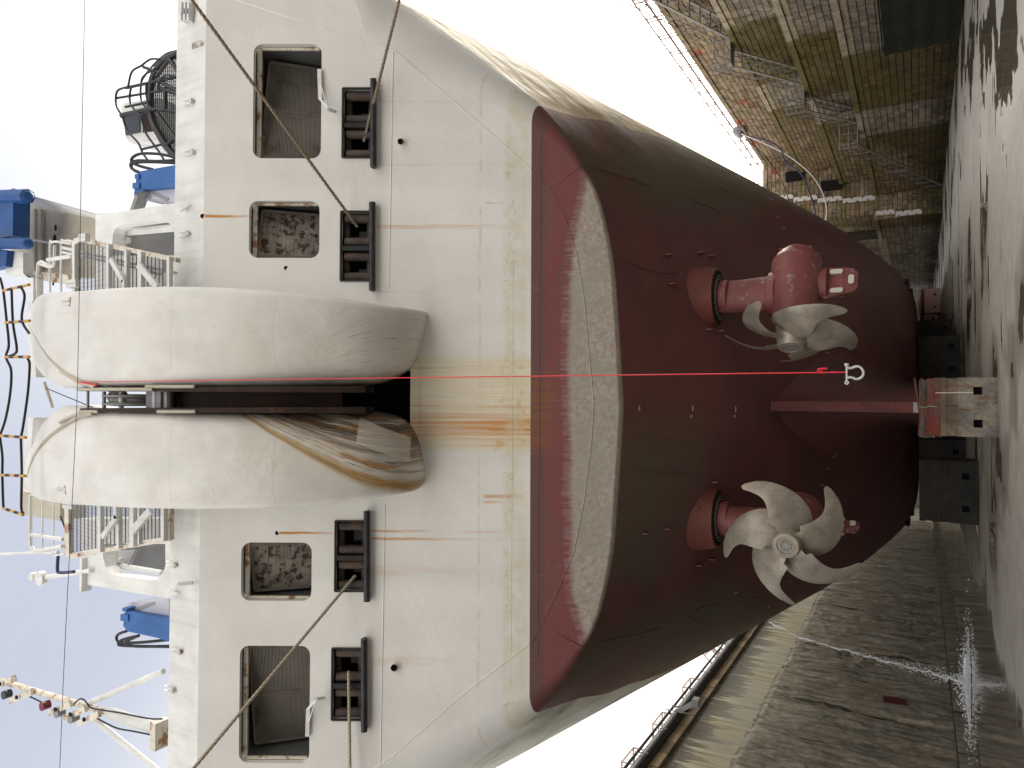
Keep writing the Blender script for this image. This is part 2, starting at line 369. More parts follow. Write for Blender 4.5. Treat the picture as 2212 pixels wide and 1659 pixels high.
def stone(b):
    P = b.pos(); x, y, z = b.xyz(P); a = b.attr('tone')
    n = b.noise(P, .6, 4); f = b.noise(P, 5, 5, .7)
    # weathering bays along the wall: bare stone, moss, bare stone ...
    yy = y + (b.noise(P, .35, 3) - .5) * .5
    bare = b.m('MAXIMUM', b.sm(yy, 36.7, 36.2), b.m('MAXIMUM', b.band(yy, 44.2, 48.4, .15), b.sm(yy, 66, 68)))
    upper = b.sm(z, 8.8, 10.6)
    sb = b.mix(a, (.27, .25, .225), (.52, .485, .43)); sb = b.mul(sb, b.gray(b.sm(f, .3, .7, .62, 1.15)))
    ms = b.mix(a, (.135, .115, .045), (.215, .18, .075)); ms = b.mix(b.sm(n, .45, .65) * .6, ms, (.12, .095, .06))
    br = b.mix(a, (.24, .185, .125), (.47, .37, .26)); br = b.mul(br, b.gray(b.sm(f, .3, .7, .7, 1.15)))
    br = b.mix(b.sm(b.noise(P, 1, 4, .6, (1, 2.4, .7)), .52, .66) * .6, br, (.085, .07, .05))
    far = b.sm(yy, 50, 54)
    c = b.mix(b.m('MULTIPLY', bare, 1 - upper), ms, sb)
    c = b.mix(b.m('MAXIMUM', upper * b.sm(n, .25, .5, .55, 1), far * b.sm(z, .8, 3.) * .85 * b.sm(yy, 68, 64)), c, br)
    c = b.mix(upper * b.sm(b.noise(P, .33, 3), .60, .66) * b.sm(f, .3, .5) * .75, c, (.42, .07, .05))
    gr = b.sm(z, 1.6, .2); c = b.mix(gr * b.sm(n, .3, .6, .4, .9), c, (.035, .034, .022))
    c = b.mix(b.sm(b.noise(P, 1, 5, .7, (1, 6, .7)), .60, .72) * .4, c, (.50, .46, .38))
    ledge = b.m('MAXIMUM', b.band(z, 4.15, 4.75, .03), b.m('MAXIMUM', b.band(z, 6.65, 7.2, .03), b.band(z, 9.6, 10.2, .03)))
    c = b.mix(ledge * .6 * b.sm(f, .25, .5), c, b.mix(bare, (.21, .20, .07), (.70, .66, .58)))
    c = b.mix(b.sm(b.noise(P, 1, 5, .7, (1, 2.2, .5)), .52, .64) * .55, c, (.055, .048, .03))
    c = b.mix(bare * b.sm(b.noise(P, 6, 5, .75), .58, .66) * (1 - upper) * .6, c, (.62, .60, .55))
    wet = b.sm(b.noise(P, .5, 3), .4, .6)
    return dict(c=c, r=b.m('SUBTRACT', .85, wet * .25), h=f + b.noise(P, 22, 3) * .4, hd=.03, s=.3)
M['stone'] = mat('dock_stone', stone)
M['mortar'] = mat('dark_mortar', lambda b: dict(c=(.06, .055, .042), r=.9))
YJ = [30, 34.2, 38.6, 43.2, 47.9, 52.6, 57.2, 62]
def rock(b):
    P = b.pos(); x, y, z = b.xyz(P); n = b.noise(P, .4, 5); f = b.noise(P, 3, 7, .72)
    vst = b.noise(P, 1, 6, .65, (1, 3.2, .35))
    c = b.mix(b.sm(vst, .38, .66), (.74, .68, .55), (.36, .33, .26))
    c = b.mul(c, b.gray(b.sm(f, .32, .68, .72, 1.15)))
    c = b.mix(b.sm(n, .5, .68) * .45, c, (.56, .45, .29)); c = b.mix(b.sm(b.noise(P, 1, 5, .7, (1, 7, .5)), .58, .70) * .5, c, (.62, .58, .48))
    c = b.mix(b.sm(b.noise(P, 1, 6, .75, (1, 9, .4)), .60, .66) * .7, c, (.07, .065, .05))
    c = b.mix(b.sm(b.noise(P, .8, 4), .6, .7) * .35, c, (.06, .075, .04))
    for yj in YJ: c = b.mix(b.band(y + (b.noise(P, .8, 4, .6) - .5) * .5 - .35 * 0, yj - .07, yj + .07, .05) * b.sm(f, .25, .5) * .9, c, (.055, .05, .038))
    c = b.mix(b.band(y, 40.2, 41.2, .1) * b.band(z, 2.2, 3.3, .12), c, (.22, .05, .05))
    return dict(c=c, r=.78, h=f + b.noise(P, 14, 5, .7) * .5, hd=.06, s=.35)
M['rock'] = mat('weathered_dock_concrete', rock)
def streak(b):
    P = b.pos(); x, y, z = b.xyz(P); vst = b.noise(P, 1, 6, .68, (1, 2.1, .22)); v2 = b.noise(P, 1, 4, .6, (1, 2.2, .1))
    top = b.sm(z, 9.3, 11.6)
    c = b.mix(b.sm(v2, .38, .62), (.74, .69, .53), (.55, .45, .28)); c = b.mix(b.sm(b.noise(P, .35, 3), .45, .6) * .7, c, (.60, .575, .49))
    bl = b.sm(vst + top * .26, .56, .61); c = b.mix(bl * (.3 + .68 * top), c, (.085, .08, .072))
    wh = b.sm(b.noise(P, 1, 6, .7, (1, 5.5, .6)), .58, .66); c = b.mix(wh * (.3 + .6 * top), c, (.68, .66, .60))
    return dict(c=c, r=.8, h=b.noise(P, 6, 5), hd=.03)
M['streak'] = mat('streaked_upper_concrete', streak)
M['coping'] = mat('brown_coping_stone', lambda b: dict(c=b.mix(b.attr('tone'), (.16, .115, .07), (.36, .27, .17)), r=.85, h=b.noise(b.pos(), 9, 4), hd=.02))
def floorm_(b): pass
def floorm(b):
    P = b.pos(); x, y, z = b.xyz(P); n = b.noise(P, .22, 5, .6); f = b.noise(P, 2.2, 6, .65)
    n2 = b.noise(P, .30, 5, .54, (.6, .6, 1))
    left = b.sm(x, -5.2, -7.6)
    wv = n2 + (n - .5) * .45 + b.sm(y, 18, 13) * -.05
    wet = b.m('MAXIMUM', b.sm(wv, .555, .590), b.sm(x + (n2 - .5) * 6, -5.4, -6.6))
    wet = b.m('MAXIMUM', wet, b.sm(b.noise(P, 1, 4, .6, (.12, .55, 1)), .60, .62) * b.sm(y, 16, 20))
    c = b.mix(b.sm(f, .35, .65), (.40, .372, .325), (.32, .297, .255)); c = b.mix(b.sm(b.noise(P, 6, 4, .7), .6, .72) * .5, c, (.22, .19, .155))
    wc = b.mix(b.sm(n, .4, .6), (.12, .10, .072), (.17, .15, .118))
    damp = b.sm(wv, .46, .535) * .7
    c = b.mix(damp, c, (.21, .185, .15)); c = b.mix(wet, c, wc)
    r = b.m('ADD', .07, (1 - wet) * .55 - damp * .2)
    return dict(c=c, r=r, h=(f + b.noise(P, 18, 3) * .3) * (1 - wet) + b.noise(P, 3, 2) * .05 * wet, hd=.02, s=.5)
M['floor'] = mat('wet_dock_floor', floorm)
M['ground'] = mat('quay_concrete', lambda b: dict(c=b.mix(b.noise(b.pos(), .3, 5), (.30, .28, .25), (.20, .19, .17)), r=.9))
def conc(c1, c2, rustc=.0):
    def fn(b):
        P = b.pos(); n = b.noise(P, 1.7, 4); f = b.noise(P, 9, 5, .7)
        c = b.mix(b.sm(n, .38, .62), c1, c2); c = b.mul(c, b.gray(b.sm(f, .3, .7, .75, 1.15)))
        if rustc: c = b.mix(b.sm(b.noise(P, 1, 4, .6, (5, 5, 1.1)), .55, .66) * rustc, c, (.16, .07, .03))
        return dict(c=c, r=.8, h=f, hd=.015)
    return fn
M['block'] = mat('pale_block_concrete', conc((.28, .25, .20), (.13, .128, .13), .9))
M['blockd'] = mat('shadow_toned_block_concrete', conc((.030, .029, .026), (.020, .019, .018)))  # near-black: shadow under the hull is put into the concrete colour
M['timber'] = mat('worn_block_timber', conc((.23, .18, .125), (.13, .10, .075), .5))
M['timred'] = mat('red_painted_timber', conc((.19, .040, .036), (.15, .07, .06), .5))
M['skegred'] = mat('skeg_red_paint', conc((.16, .050, .048), (.125, .044, .042), .0))
M['timberd'] = mat('shadow_toned_block_timber', conc((.035, .028, .022), (.025, .02, .017)))  # timber darkened in its colour to show the shadow under the hull
M['pink'] = mat('faded_pink_concrete', conc((.48, .30, .24), (.42, .27, .22)))
M['tarp'] = mat('dark_green_netting', lambda b: dict(c=b.mix(b.noise(b.pos(), 3, 4), (.022, .030, .026), (.04, .05, .042)), r=.9, h=b.m('SINE', b.xyz(b.pos())[1] * 60), hd=.02))
M['markw'] = mat('white_marker_board', lambda b: dict(c=(.74, .73, .72), r=.6))
M['markk'] = mat('black_marker_print', lambda b: dict(c=(.04, .04, .05), r=.6))
M['markr'] = mat('red_marker_print', lambda b: dict(c=(.42, .05, .05), r=.6))
M['rail'] = mat('pink_red_scaffold', lambda b: dict(c=(.44, .32, .32), r=.6))
def waterm(b):
    return dict(c=(.94, .96, .98), r=.25, s=.6)
M['foam'] = mat('white_water', waterm)
M['dash'] = mat('white_hull_mark', lambda b: dict(c=b.mix(b.noise(b.pos(), 20, 3), (.62, .56, .52), (.38, .30, .28)), r=.6))
# ================================================================== SETTING
g = MB(); g.grid([[(-600, -300, 0), (600, -300, 0)], [(-600, 900, 0), (600, 900, 0)]]); g.build('dock_floor', M['floor'], kind='structure', recalc=False)
g = MB(); g.grid([[(21.9, -300, 13.15), (600, -300, 13.15)], [(21.9, 900, 13.15), (600, 900, 13.15)]]); g.grid([[(-600, -300, 11.85), (-16.6, -300, 11.85)], [(-600, 900, 11.85), (-16.6, 900, 11.85)]])
g.build('quay_ground', M['ground'], kind='structure', recalc=False)
# ---- right wall of squared stones, stepped in four lifts
BANDS = [(16.1, 0, 4.72), (17.4, 4.72, 7.17), (18.8, 7.17, 10.15), (20.0, 10.15, 13.15)]
YR0, YR1 = 26.0, 63.0
rw = thing('stepped_stone_dock_wall', (18, 45, 0), 'stepped dock wall of squared mossy stones right of the ship', 'wall')
bk = MB()
for X, z0, z1 in BANDS: bk.box(((X + .07 + 22) / 2, (YR0 + YR1) / 2, (z0 + z1) / 2), (22 - X - .07, YR1 - YR0, z1 - z0))
bk.build('wall_core', M['mortar'], rw)
stones = []                     # (centre, size, facing)
def courses(X, z0, z1, y0, y1, ch, face, kx=1.):
    n = max(1, round((z1 - z0) / ch)); ch = (z1 - z0) / n
    for i in range(n):
        y = y0 - random.random() * .4; zc = z0 + (i + .5) * ch
        cap = (i == n - 1)
        while y < y1:
            L = random.uniform(.42, .78) * kx * (1.6 if cap else 1); a, b = max(y, y0), min(y + L, y1)
            if b - a > .1:
                d = random.uniform(-.018, .02) + (.07 if cap else 0)
                if face == 'X': stones.append((V((X - d / 2 + .06, (a + b) / 2, zc)), (.14 + d, b - a - .026, ch - .036)))
                else: stones.append((V(((a + b) / 2, X - d / 2 + .06, zc)), (b - a - .026, .14 + d, ch - .036)))
            y += L
for X, z0, z1 in BANDS: courses(X, z0, z1, YR0, YR1 - .02, .31, 'X')
ns = len(stones)
# the wall returns inward here
courses(YR1, 0, 4.7, 14.2, 22, .34, 'Y', .9); courses(YR1 + .25, 4.7, 13.15, 14.6, 22, .34, 'Y', .9)
courses(14.15, 0, 4.7, YR1, 71.6, .34, 'X', 1.3); courses(14.65, 4.7, 13.15, YR1 + .3, 71.6, .34, 'X', 1.3)
cross = stones[ns:]; stones = stones[:ns]
ns2 = []
stones.sort(key=lambda s: (s[0] - CAM).length + (12 if s[0].y < 31 else 0))
vis = [s for s in stones if 31 < s[0].y][:290]; vs_ = set(id(s) for s in vis); rest = [s for s in stones if id(s) not in vs_]
def block_mesh(d, j=.008):
    m = MB(); e = .014
    m.box((0, 0, 0), d); m.v = [(x + random.uniform(-j, j), y + random.uniform(-j, j), z + random.uniform(-j, j)) for x, y, z in m.v]
    return m
def stone_mass(lst, name, parent, mt=None):
    m = MB(); tones = []
    for c, d in lst:
        q = block_mesh(d); m.add([V(v) + c for v in q.v], q.f); tones += [random.random()] * 6
    o = m.build(name, mt or M['stone'], parent, recalc=False); o['kind'] = 'stuff'
    at = o.data.attributes.new('tone', 'FLOAT', 'FACE'); at.data.foreach_set('value', tones)
    return o
stone_mass(rest, 'small_stones', rw)
vari = []
for k in range(30):
    me = bpy.data.meshes.new('stone'); q = block_mesh((1, 1, 1), .012); me.from_pydata(q.v, [], q.f); me.materials.append(M['stone'])
    at = me.attributes.new('tone', 'FLOAT', 'FACE'); at.data.foreach_set('value', [random.random()] * 6); vari.append(me)
for c, d in vis:
    o = bpy.data.objects.new('stone', random.choice(vari)); COL.objects.link(o); o.parent = rw; o.location = c - rw.location; o.scale = d
# inward return wall and the narrower far part
cw = thing('return_stone_wall', (18, YR1, 0), 'pale brown stone wall face turning inward, with white scale boards on it', 'wall')
bk = MB(); bk.box((18.1, YR1 + 4.4, 2.35), (7.8, 8.6, 4.7)); bk.box((18.4, YR1 + 4.6, 8.92), (7.4, 8.4, 8.44)); bk.build('wall_core', M['mortar'], cw)
stone_mass(cross, 'stones', cw)
vd = MB()
for (a, b_, c_, d_) in ((1697, 373, 1735, 388), (1773, 393, 1818, 408)):
    p = pY((a + c_) / 2, (b_ + d_) / 2, YR1 + .1); q0 = pY(a, b_, YR1); q1 = pY(c_, d_, YR1); vd.box(p, (abs(q0.x - q1.x), .3, abs(q0.z - q1.z)))
vd.build('drain_opening', M['void'], cw)
fw = thing('far_stone_wall', (14, 90, 0), 'grey green stone wall narrowing the dock beyond the ship bilge', 'wall')
bk = MB(); bk.box((18.2, 92, 6.5), (7.8, 46, 13)); bk.build('wall_core', M['mortar'], fw)
stones = []; courses(14.2, 0, 6.5, 71.5, 115, .5, 'X', 1.7); stone_mass(stones, 'stones', fw)
ew = thing('end_stone_wall', (0, 115, 0), 'dark green stone wall closing the far end of the dock', 'wall')
bk = MB(); bk.box((0, 118, 6.5), (44, 5, 13)); bk.build('wall_core', M['mortar'], ew)
stones = []; courses(115.4, 0, 6.5, -18, 18, .5, 'Y', 1.8); stone_mass(stones, 'stones', ew)
# ---- left wall: rough panels, streaked upper lift
LX = -15.2; LT = 8.55
lw = thing('rough_concrete_dock_wall', (LX, 60, 0), 'rough weathered concrete dock wall left of the ship', 'wall')
bk = MB(); bk.box((LX - 1.6, 68, LT / 2 - .15), (2.6, 96, LT - .3)); bk.build('wall_core', M['mortar'], lw)
def fbm(p): return mn.fractal(p, .9, 2.1, 5)
YJ0 = [22, 26, 30, 34.2, 38.6, 43.2, 47.9, 52.6, 57.2, 62, 67, 72, 77, 82, 88, 94, 100, 108, 115]
YJ = YJ0
for i, (a, b_) in enumerate(zip(YJ, YJ[1:])):
    ny = 44 if a < 62 else 18; nz = 64 if a < 62 else 26; rows = []; L = b_ - a
    off = random.uniform(-.06, .06)
    for k in range(nz + 1):
        r_ = []
        for j in range(ny + 1):
            t = j / ny; y = a + t * L; z = k / nz * LT
            yy = y + .35 * math.sin(z * .5 + a) * (z / LT)
            e = min(t, 1 - t) * L; g_ = -.22 * math.exp(-(e / .09) ** 2) - .05 * math.exp(-(e / .35) ** 2)
            d = off + .11 * fbm(V((y * .5, z * .22, a * 3))) + .07 * fbm(V((y * 1.7, z * .8, 5))) + .035 * mn.noise(V((y * 5, z * 3, 1)))
            wz = max(0, mn.noise(V((y * .25, z * .3, 9))) - .05); d -= .35 * wz * abs(fbm(V((y * 2.2, z * 2.2, 2))))
            if k >= nz - 1: d -= .10
            r_.append((LX + d + g_, yy, z))
        rows.append(r_)
    m = MB(); m.grid(rows); m.grid([rows[-1], [(LX - 1.2, p[1], LT) for p in rows[-1]]])
    m.build('wall_panel', M['rock'], lw, smooth='all', recalc=False)
ul = thing('streaked_upper_dock_wall', (LX - .5, 60, LT), 'black and white streaked upper concrete lift above the rough left wall', 'wall')
for i, (a, b_) in enumerate(zip(YJ, YJ[1:])):
    m = MB(); m.box((LX - .75 - .7, (a + b_) / 2, (LT + 11.35) / 2), (1.4, b_ - a - .03, 11.35 - LT)); m.build('wall_panel', M['streak'], ul)
cp = thing('coping_stone_course', (LX - .6, 60, 11.35), 'course of brown coping stones along the top of the left wall', 'coping')
y = 22.
cop_me = []
while y < 112:
    L = random.uniform(.9, 1.4) * (1 if y < 70 else 2); m = MB(); m.box((LX - .55 - .75 + random.uniform(-.02, .02), y + L / 2, 11.58), (1.5, L - .03, .44))
    o = m.build('coping_stone', M['coping'], cp, recalc=False); at = o.data.attributes.new('tone', 'FLOAT', 'FACE'); at.data.foreach_set('value', [random.random()] * 6); y += L
# ledge at the foot
lg = thing('wet_kerb', (LX + .5, 60, 0), 'low wet concrete kerb along the foot of the left wall', 'kerb')
m = MB(); m.box((LX + .28, 68, .17), (1.1, 96, .34)); m.build('kerb_body', M['rock'], lg)
for i in range(14):
    m = MB(); m.box((LX + .3, 24.5 + i * 5, .365), (1.0, 4.9, .05)); m.build('kerb_slab', M['floor'], lg)
# pipe with hoops along the coping
pp = thing('black_fender_pipe', (LX - .3, 60, 12), 'thick black pipe running along the top of the left dock wall', 'pipe')
m = MB(); m.tube([(LX - .45, yy, 12.02) for yy in range(22, 113, 5)], .26, 12); m.build('pipe', M['rubber'], pp, smooth=True)
m = MB(); m.tube([(LX - .25, yy, 12.36) for yy in range(22, 113, 5)], .07, 8); m.build('cable', M['rubber'], pp, smooth=True)
for yy in [27 + 2.6 * i for i in range(30)]:
    m = MB(); m.tube([(LX - .08, yy, 11.8), (LX - .12, yy, 12.15), (LX - .3, yy, 12.42), (LX - .8, yy, 12.42)], .028, 6); m.build('hoop', M['galv'], pp, smooth=True)
for i, yy in enumerate((34.5, 56)):
    t = thing('steel_bracket_arm', (LX - .4, yy, 11.6), ['galvanised bracket arm hanging over the streaked wall, nearer one below the pipe', 'galvanised bracket arm hanging over the streaked wall, farther one beside the hull'][i], 'bracket', 'bracket arms on the left wall')
    m = MB(); m.bar((LX - .5, yy, 12.3), (LX + .35, yy + .2, 11.2), .22, .22); m.build('arm', M['galv'], t)
    m = MB(); m.box((LX + .32, yy + .25, 11.15), (.4, .45, .3)); m.build('foot', M['galv'], t)
    m = MB(); [m.tube([(LX - .05, yy + k, 11.2), (LX - .1, yy + k, 12.5), (LX - .7, yy + k, 12.6)], .03, 6) for k in (-.3, .3)]; m.build('hoop', M['galv'], t)
# wire baskets
cg_lab = ['wire cargo cage on the left quay, nearest the picture corner', 'wire cargo cage on the left quay, middle one beside the bracket arm', 'wire cargo cage on the left quay, farthest from the corner']
for i, (px, py_) in enumerate(((1372, 1655), (1434, 1570), (1502, 1490))):
    p = pX(px + 22, py_ + 4, LX - 1.3); t = thing('wire_cage', (p.x, p.y, 12.0), cg_lab[i], 'cage', 'wire cages on the left quay'); m = MB(); s_ = 1.5
    zb, zt_ = 11.9, 13.4
    for a in (0, 1):
        for b_ in (0, 1):
            m.bar((p.x - s_ * a, p.y + s_ * b_, zb), (p.x - s_ * a, p.y + s_ * b_, zt_), .07, .07)
    for zz in (zb + .75, zt_):
        m.bar((p.x, p.y, zz), (p.x, p.y + s_, zz), .07, .07); m.bar((p.x - s_, p.y, zz), (p.x - s_, p.y + s_, zz), .07, .07); m.bar((p.x, p.y, zz), (p.x - s_, p.y, zz), .07, .07); m.bar((p.x, p.y + s_, zz), (p.x - s_, p.y + s_, zz), .07, .07)
    m.build('frame', M['rail'], t)
    m = MB()
    for q in range(1, 5):
        k = s_ * q / 5; m.bar((p.x, p.y + k, zb), (p.x, p.y + k, zt_), .03, .03); m.bar((p.x - k, p.y, zb), (p.x - k, p.y, zt_), .03, .03); m.bar((p.x, p.y, zb + k), (p.x, p.y + s_, zb + k), .03, .03); m.bar((p.x, p.y, zb + k), (p.x - s_, p.y, zb + k), .03, .03)
    m.build('mesh_panel', M['rail'], t, kind='stuff')
# wheel-like reel with blue container behind
p = pX(1568, 1378, -19.5); t = thing('spoked_steel_reel', (p.x, p.y, 11.9), 'large spoked reel on the left quay beside a blue box', 'reel')
cen = V((p.x, p.y, p.z)); u_, v_ = V((1, .3, 0)).normalized(), V((0, 0, 1)); m = MB(); Rr = 2.3
for rr, th in ((Rr, .07), (Rr * .62, .2), (Rr * .40, .07)): m.tube([cen + (u_ * math.cos(a * .2618) + v_ * math.sin(a * .2618)) * rr for a in range(24)], th, 6, closed=True)
m.build('rim', M['rail'], t)
for a in range(16):
    d_ = u_ * math.cos(a * .3927) + v_ * math.sin(a * .3927); m = MB(); m.bar(cen + d_ * .3, cen + d_ * Rr, .10, .10, u_.cross(v_)); m.build('spoke', M['rail'], t)
m = MB(); [m.bar((cen.x + k, cen.y, 11.9), (cen.x + k * .2, cen.y, cen.z), .16, .16) for k in (-1.4, 1.4)]; m.build('stand', M['galv'], t)
t = thing('blue_box', (p.x + 2.2, p.y + 9, 11.9), 'pale blue painted box behind the reel on the left quay', 'box')
m = MB(); m.box((p.x + 1.8, p.y + 9, 13.2), (1.4, 2.2, 2.6)); m.build('body', mat('light_blue_paint', painted((.10, .32, .60), rust=.1)), t)
m = MB(); m.box((p.x + 1.8, p.y + 9, 14.55), (1.55, 2.35, .1)); m.build('lid', M['white'], t)
# ---- steel stair down the right wall
st_ = thing('steel_access_stair', (16.5, 45, 0), 'grey steel stair with handrails zigzagging down the mossy stone wall', 'stair')
FL = [(18.9, 31.0, 13.1, 37.9, 10.2), (17.7, 38.6, 10.15, 42.8, 7.2), (16.5, 43.6, 7.17, 47.0, 4.75), (15.3, 47.7, 4.72, 53.5, 2.3), (15.3, 54.2, 2.3, 59.3, .15)]
for X, ya, za, yb, zb in FL:
    m = MB()
    for dx in (0, .85): m.bar((X + dx, ya, za), (X + dx, yb, zb), .05, .15)
    m.build('stringer', M['galv'], st_)
    n = int((za - zb) / .3)
    m = MB()
    for i in range(1, n): k = i / n; m.box((X + .42, lerp(ya, yb, k), lerp(za, zb, k)), (.8, .16, .02))
    m.build('treads', M['galv'], st_, kind='stuff')
    for dx in (0, .85):
        m = MB()
        for hh in (.55, 1.05): m.tube([(X + dx, ya - .3, za + hh), (X + dx, ya, za + hh), (X + dx, yb, zb + hh), (X + dx, yb + .3, zb + hh)], .028, 6)
        m.build('handrail', M['galv'], st_)
    for i in range(5):
        k = i / 4
        for dx in (0, .85): m = MB(); m.bar((X + dx, lerp(ya, yb, k), lerp(za, zb, k)), (X + dx, lerp(ya, yb, k), lerp(za, zb, k) + 1.05), .045, .045); m.build('rail_post', M['galv'], st_)
for (X, y0, z0, Xn) in ((18.9, 37.9, 10.2, 17.7), (17.7, 42.8, 7.22, 16.5), (16.5, 47.0, 4.77, 15.3), (15.3, 53.5, 2.3, 15.3)):
    m = MB(); m.box(((X + Xn) / 2 + .45, y0 + .45, z0), (abs(X - Xn) + 1., .9, .06)); m.build('landing', M['galv'], st_)
    m = MB()
    for yy in (y0, y0 + .9):
        for xx in (X + .85, Xn): m.bar((xx, yy, z0), (xx, yy, z0 + 1.05), .045, .045)
    for hh in (.55, 1.05): m.tube([(X + .85, y0 + .9, z0 + hh), (Xn, y0 + .9, z0 + hh)], .028, 6)
    m.build('landing_rail', M['galv'], st_)
# ---- guard rail on the quay edge
gr = thing('quay_guard_rail', (20.4, 45, 13.15), 'pinkish scaffold guard rail along the top edge of the stone wall', 'railing')
m = MB()
for hh, xx in ((1.15, 20.3), (.6, 20.3), (.06, 20.3), (1.15, 21.3)): m.tube([(xx, 27, 13.15 + hh), (xx, 64.4, 13.15 + hh)], .05, 6)
m.build('horizontal_rail', M['rail'], gr)
for i in range(18):
    yy = 28 + i * 2.1
    for k in (0, .35): m = MB(); m.bar((20.3, yy + k, 13.15), (20.3, yy + k, 14.35), .06, .06); m.bar((20.3, yy + k, 14.3), (21.3, yy + k, 14.3), .04, .04); m.build('rail_post', M['rail'], gr)
g2 = thing('return_guard_rail', (17, 64, 13.15), 'yellowish mesh guard rail on top of the returning wall beside the hull', 'railing')
m = MB()
for hh in (.1, .45, .8, 1.15, 1.5): m.tube([(13.8, 63.6, 13.15 + hh), (20.3, 63.6, 13.15 + hh)], .035, 6)
m.build('horizontal_rail', M['yellow'], g2)
for i in range(8): m = MB(); m.bar((14 + i * .9, 63.6, 13.15), (14 + i * .9, 63.6, 14.7), .06, .06); m.build('rail_post', M['rail'], g2)
# bollard where the hoses come over
bp = pX(1596, 283, 19.9); t = thing('quay_winch', (bp.x + .3, bp.y, 13.1), 'small grey winch head on the quay edge where the hoses come over', 'winch')
m = MB(); m.cyl((19.8, bp.y - .5, 13.25), (19.8, bp.y + .5, 13.25), .32, 12); m.build('drum', M['galv'], t, smooth=True)
m = MB(); m.box((20.0, bp.y, 13.0), (.5, 1.4, .5)); m.bar((19.7, bp.y, 13), (19.3, bp.y + .4, 12.3), .12, .12); m.build('base', M['galv'], t)
# hoses
def hose(name, pts, r, m_, label, d0, d1):
    n = len(pts); P3 = [pY(x, y, lerp(d0, d1, i / (n - 1))) for i, (x, y) in enumerate(pts)]
    mm = MB(); mm.tube(spline(P3, 8), r, 7); o = mm.build(name, m_, None, smooth=True); tag(o, label, 'hose'); return o
hose('white_hose', [(1602, 290), (1640, 305), (1700, 335), (1750, 375), (1776, 415), (1786, 455), (1780, 490), (1770, 520)], .042, M['hosew'], 'white hose drooping from the stone quay to the ship hull', 52, 46)
hose('dark_hose', [(1604, 292), (1650, 302), (1685, 320), (1697, 350), (1730, 375), (1748, 415), (1760, 455), (1762, 490), (1755, 520)], .05, M['wire'], 'dark blue hose drooping just inside the white hose', 52, 46)
hose('thin_cable', [(1608, 300), (1645, 330), (1680, 375), (1700, 420), (1707, 460), (1706, 500)], .03, M['rubber'], 'thin black cable drooping nearest the ship from the quay', 52, 46)
# scale boards on the return wall
bd_lab = ['topmost white scale board on the stone return wall, near the guard rail', 'second white scale board from the top on the return wall', 'third white scale board from the top on the return wall', 'long white scale board with some red squares on the return wall', 'upper of two lower white scale boards with red squares', 'lowest white scale board with red squares near the dock floor']
for i, (a, b_, c_, d_, k) in enumerate(((1663, 422, 1714, 432, 'k'), (1714, 423, 1766, 434, 'k'), (1766, 425, 1820, 436, 'k'), (1820, 424, 1890, 437, 'k'), (1892, 454, 1933, 464, 'r'), (1934, 454, 1992, 465, 'r'))):
    Yb = YR1 - .12; q0 = pY(a, (b_ + d_) / 2, Yb); q1 = pY(c_, (b_ + d_) / 2, Yb); wd = .38
    t = thing('scale_board', ((q0.x + q1.x) / 2, Yb, q1.z), bd_lab[i], 'scale board', 'white scale boards on the return wall')
    m = MB(); m.box((q0 + q1) / 2, (wd, .05, abs(q0.z - q1.z) - .03)); m.build('board', M['markw'], t)
    n = 12
    m = MB()
    for j in range(n):
        if j % 2: continue
        zz = lerp(q1.z, q0.z, (j + .5) / n); sx = -1 if (j // 2) % 2 else 1; m.box(((q0.x + q1.x) / 2 + sx * wd * .36, Yb - .03, zz), (wd * .26, .02, abs(q0.z - q1.z) / n * .7))
    m.build('scale_mark', M['mark' + ('r' if (k == 'r') else 'k')], t)
# dark netting hung on the wall
t = thing('dark_netting', (15.8, 33, 0), 'dark green netting hung on the stone wall down to the floor', 'netting')
rows = []
for k in range(13):
    rows.append([(15.72 + .06 * math.sin(j * 1.3) + .03 * math.sin(k * 2.), 27 + j * .5, .05 + k * .24) for j in range(20)])
m = MB(); m.grid(rows); m.build('net_sheet', M['tarp'], t, smooth='all'); m = MB(); m.tube([(15.8, 27, 3.0), (15.8, 36.4, 3.0)], .04, 6); m.build('top_rope', M['rubber'], t)
# ---- water jet from the left wall
jp = [pY(x, y, lerp(44, 33, i / 7)) for i, (x, y) in enumerate(((1662, 1343), (1715, 1372), (1785, 1396), (1860, 1414), (1925, 1431), (1985, 1446), (2040, 1462), (2082, 1474)))]
t = thing('water_jet', (jp[-1].x, jp[-1].y, 0), 'white jet of water arcing down to the wet floor by the left wall', 'water jet')
pts = spline(jp, 8); rs = [.018 + .030 * (i / len(pts)) + .035 * random.random() ** 2 for i in range(len(pts))]
m = MB(); m.tube([p + V((random.uniform(-.07, .07), random.uniform(-.1, .1), random.uniform(-.05, .05))) for p in pts], rs, 7); m.build('stream', M['foam'], t, smooth=True)
m = MB()
for i in range(520):
    k = int(random.uniform(.25, 1) ** .7 * (len(pts) - 1)); q = pts[k] + V([random.gauss(0, .16 * k / len(pts)) for _ in range(3)]); m.sphere(q, random.uniform(.012, .04), 5)
sp_ = V((jp[-1].x, jp[-1].y, 0))
for i in range(1100):
    a = random.uniform(0, 6.28); r_ = abs(random.gauss(0, 1.1)); q = sp_ + V((math.cos(a) * r_ * 1.2, math.sin(a) * r_ * 1.2, abs(random.gauss(0, .22)) * max(.1, 1 - r_ / 3))); m.sphere(q, random.uniform(.012, .038), 5)
m.build('droplets', M['foam'], t, kind='stuff')
m = MB(); rows = []
for i in range(9):
    rr = i / 8; rows.append([(sp_.x + math.cos(a * .2618) * rr * 2.0 * (1 + .18 * mn.noise(V((a, i, 0)))), sp_.y + math.sin(a * .2618) * rr * 1.3 * (1 + .18 * mn.noise(V((a, i, 3)))), .02 + .10 * (1 - rr) ** 1.2 * (.3 + 1.4 * random.random())) for a in range(24)])
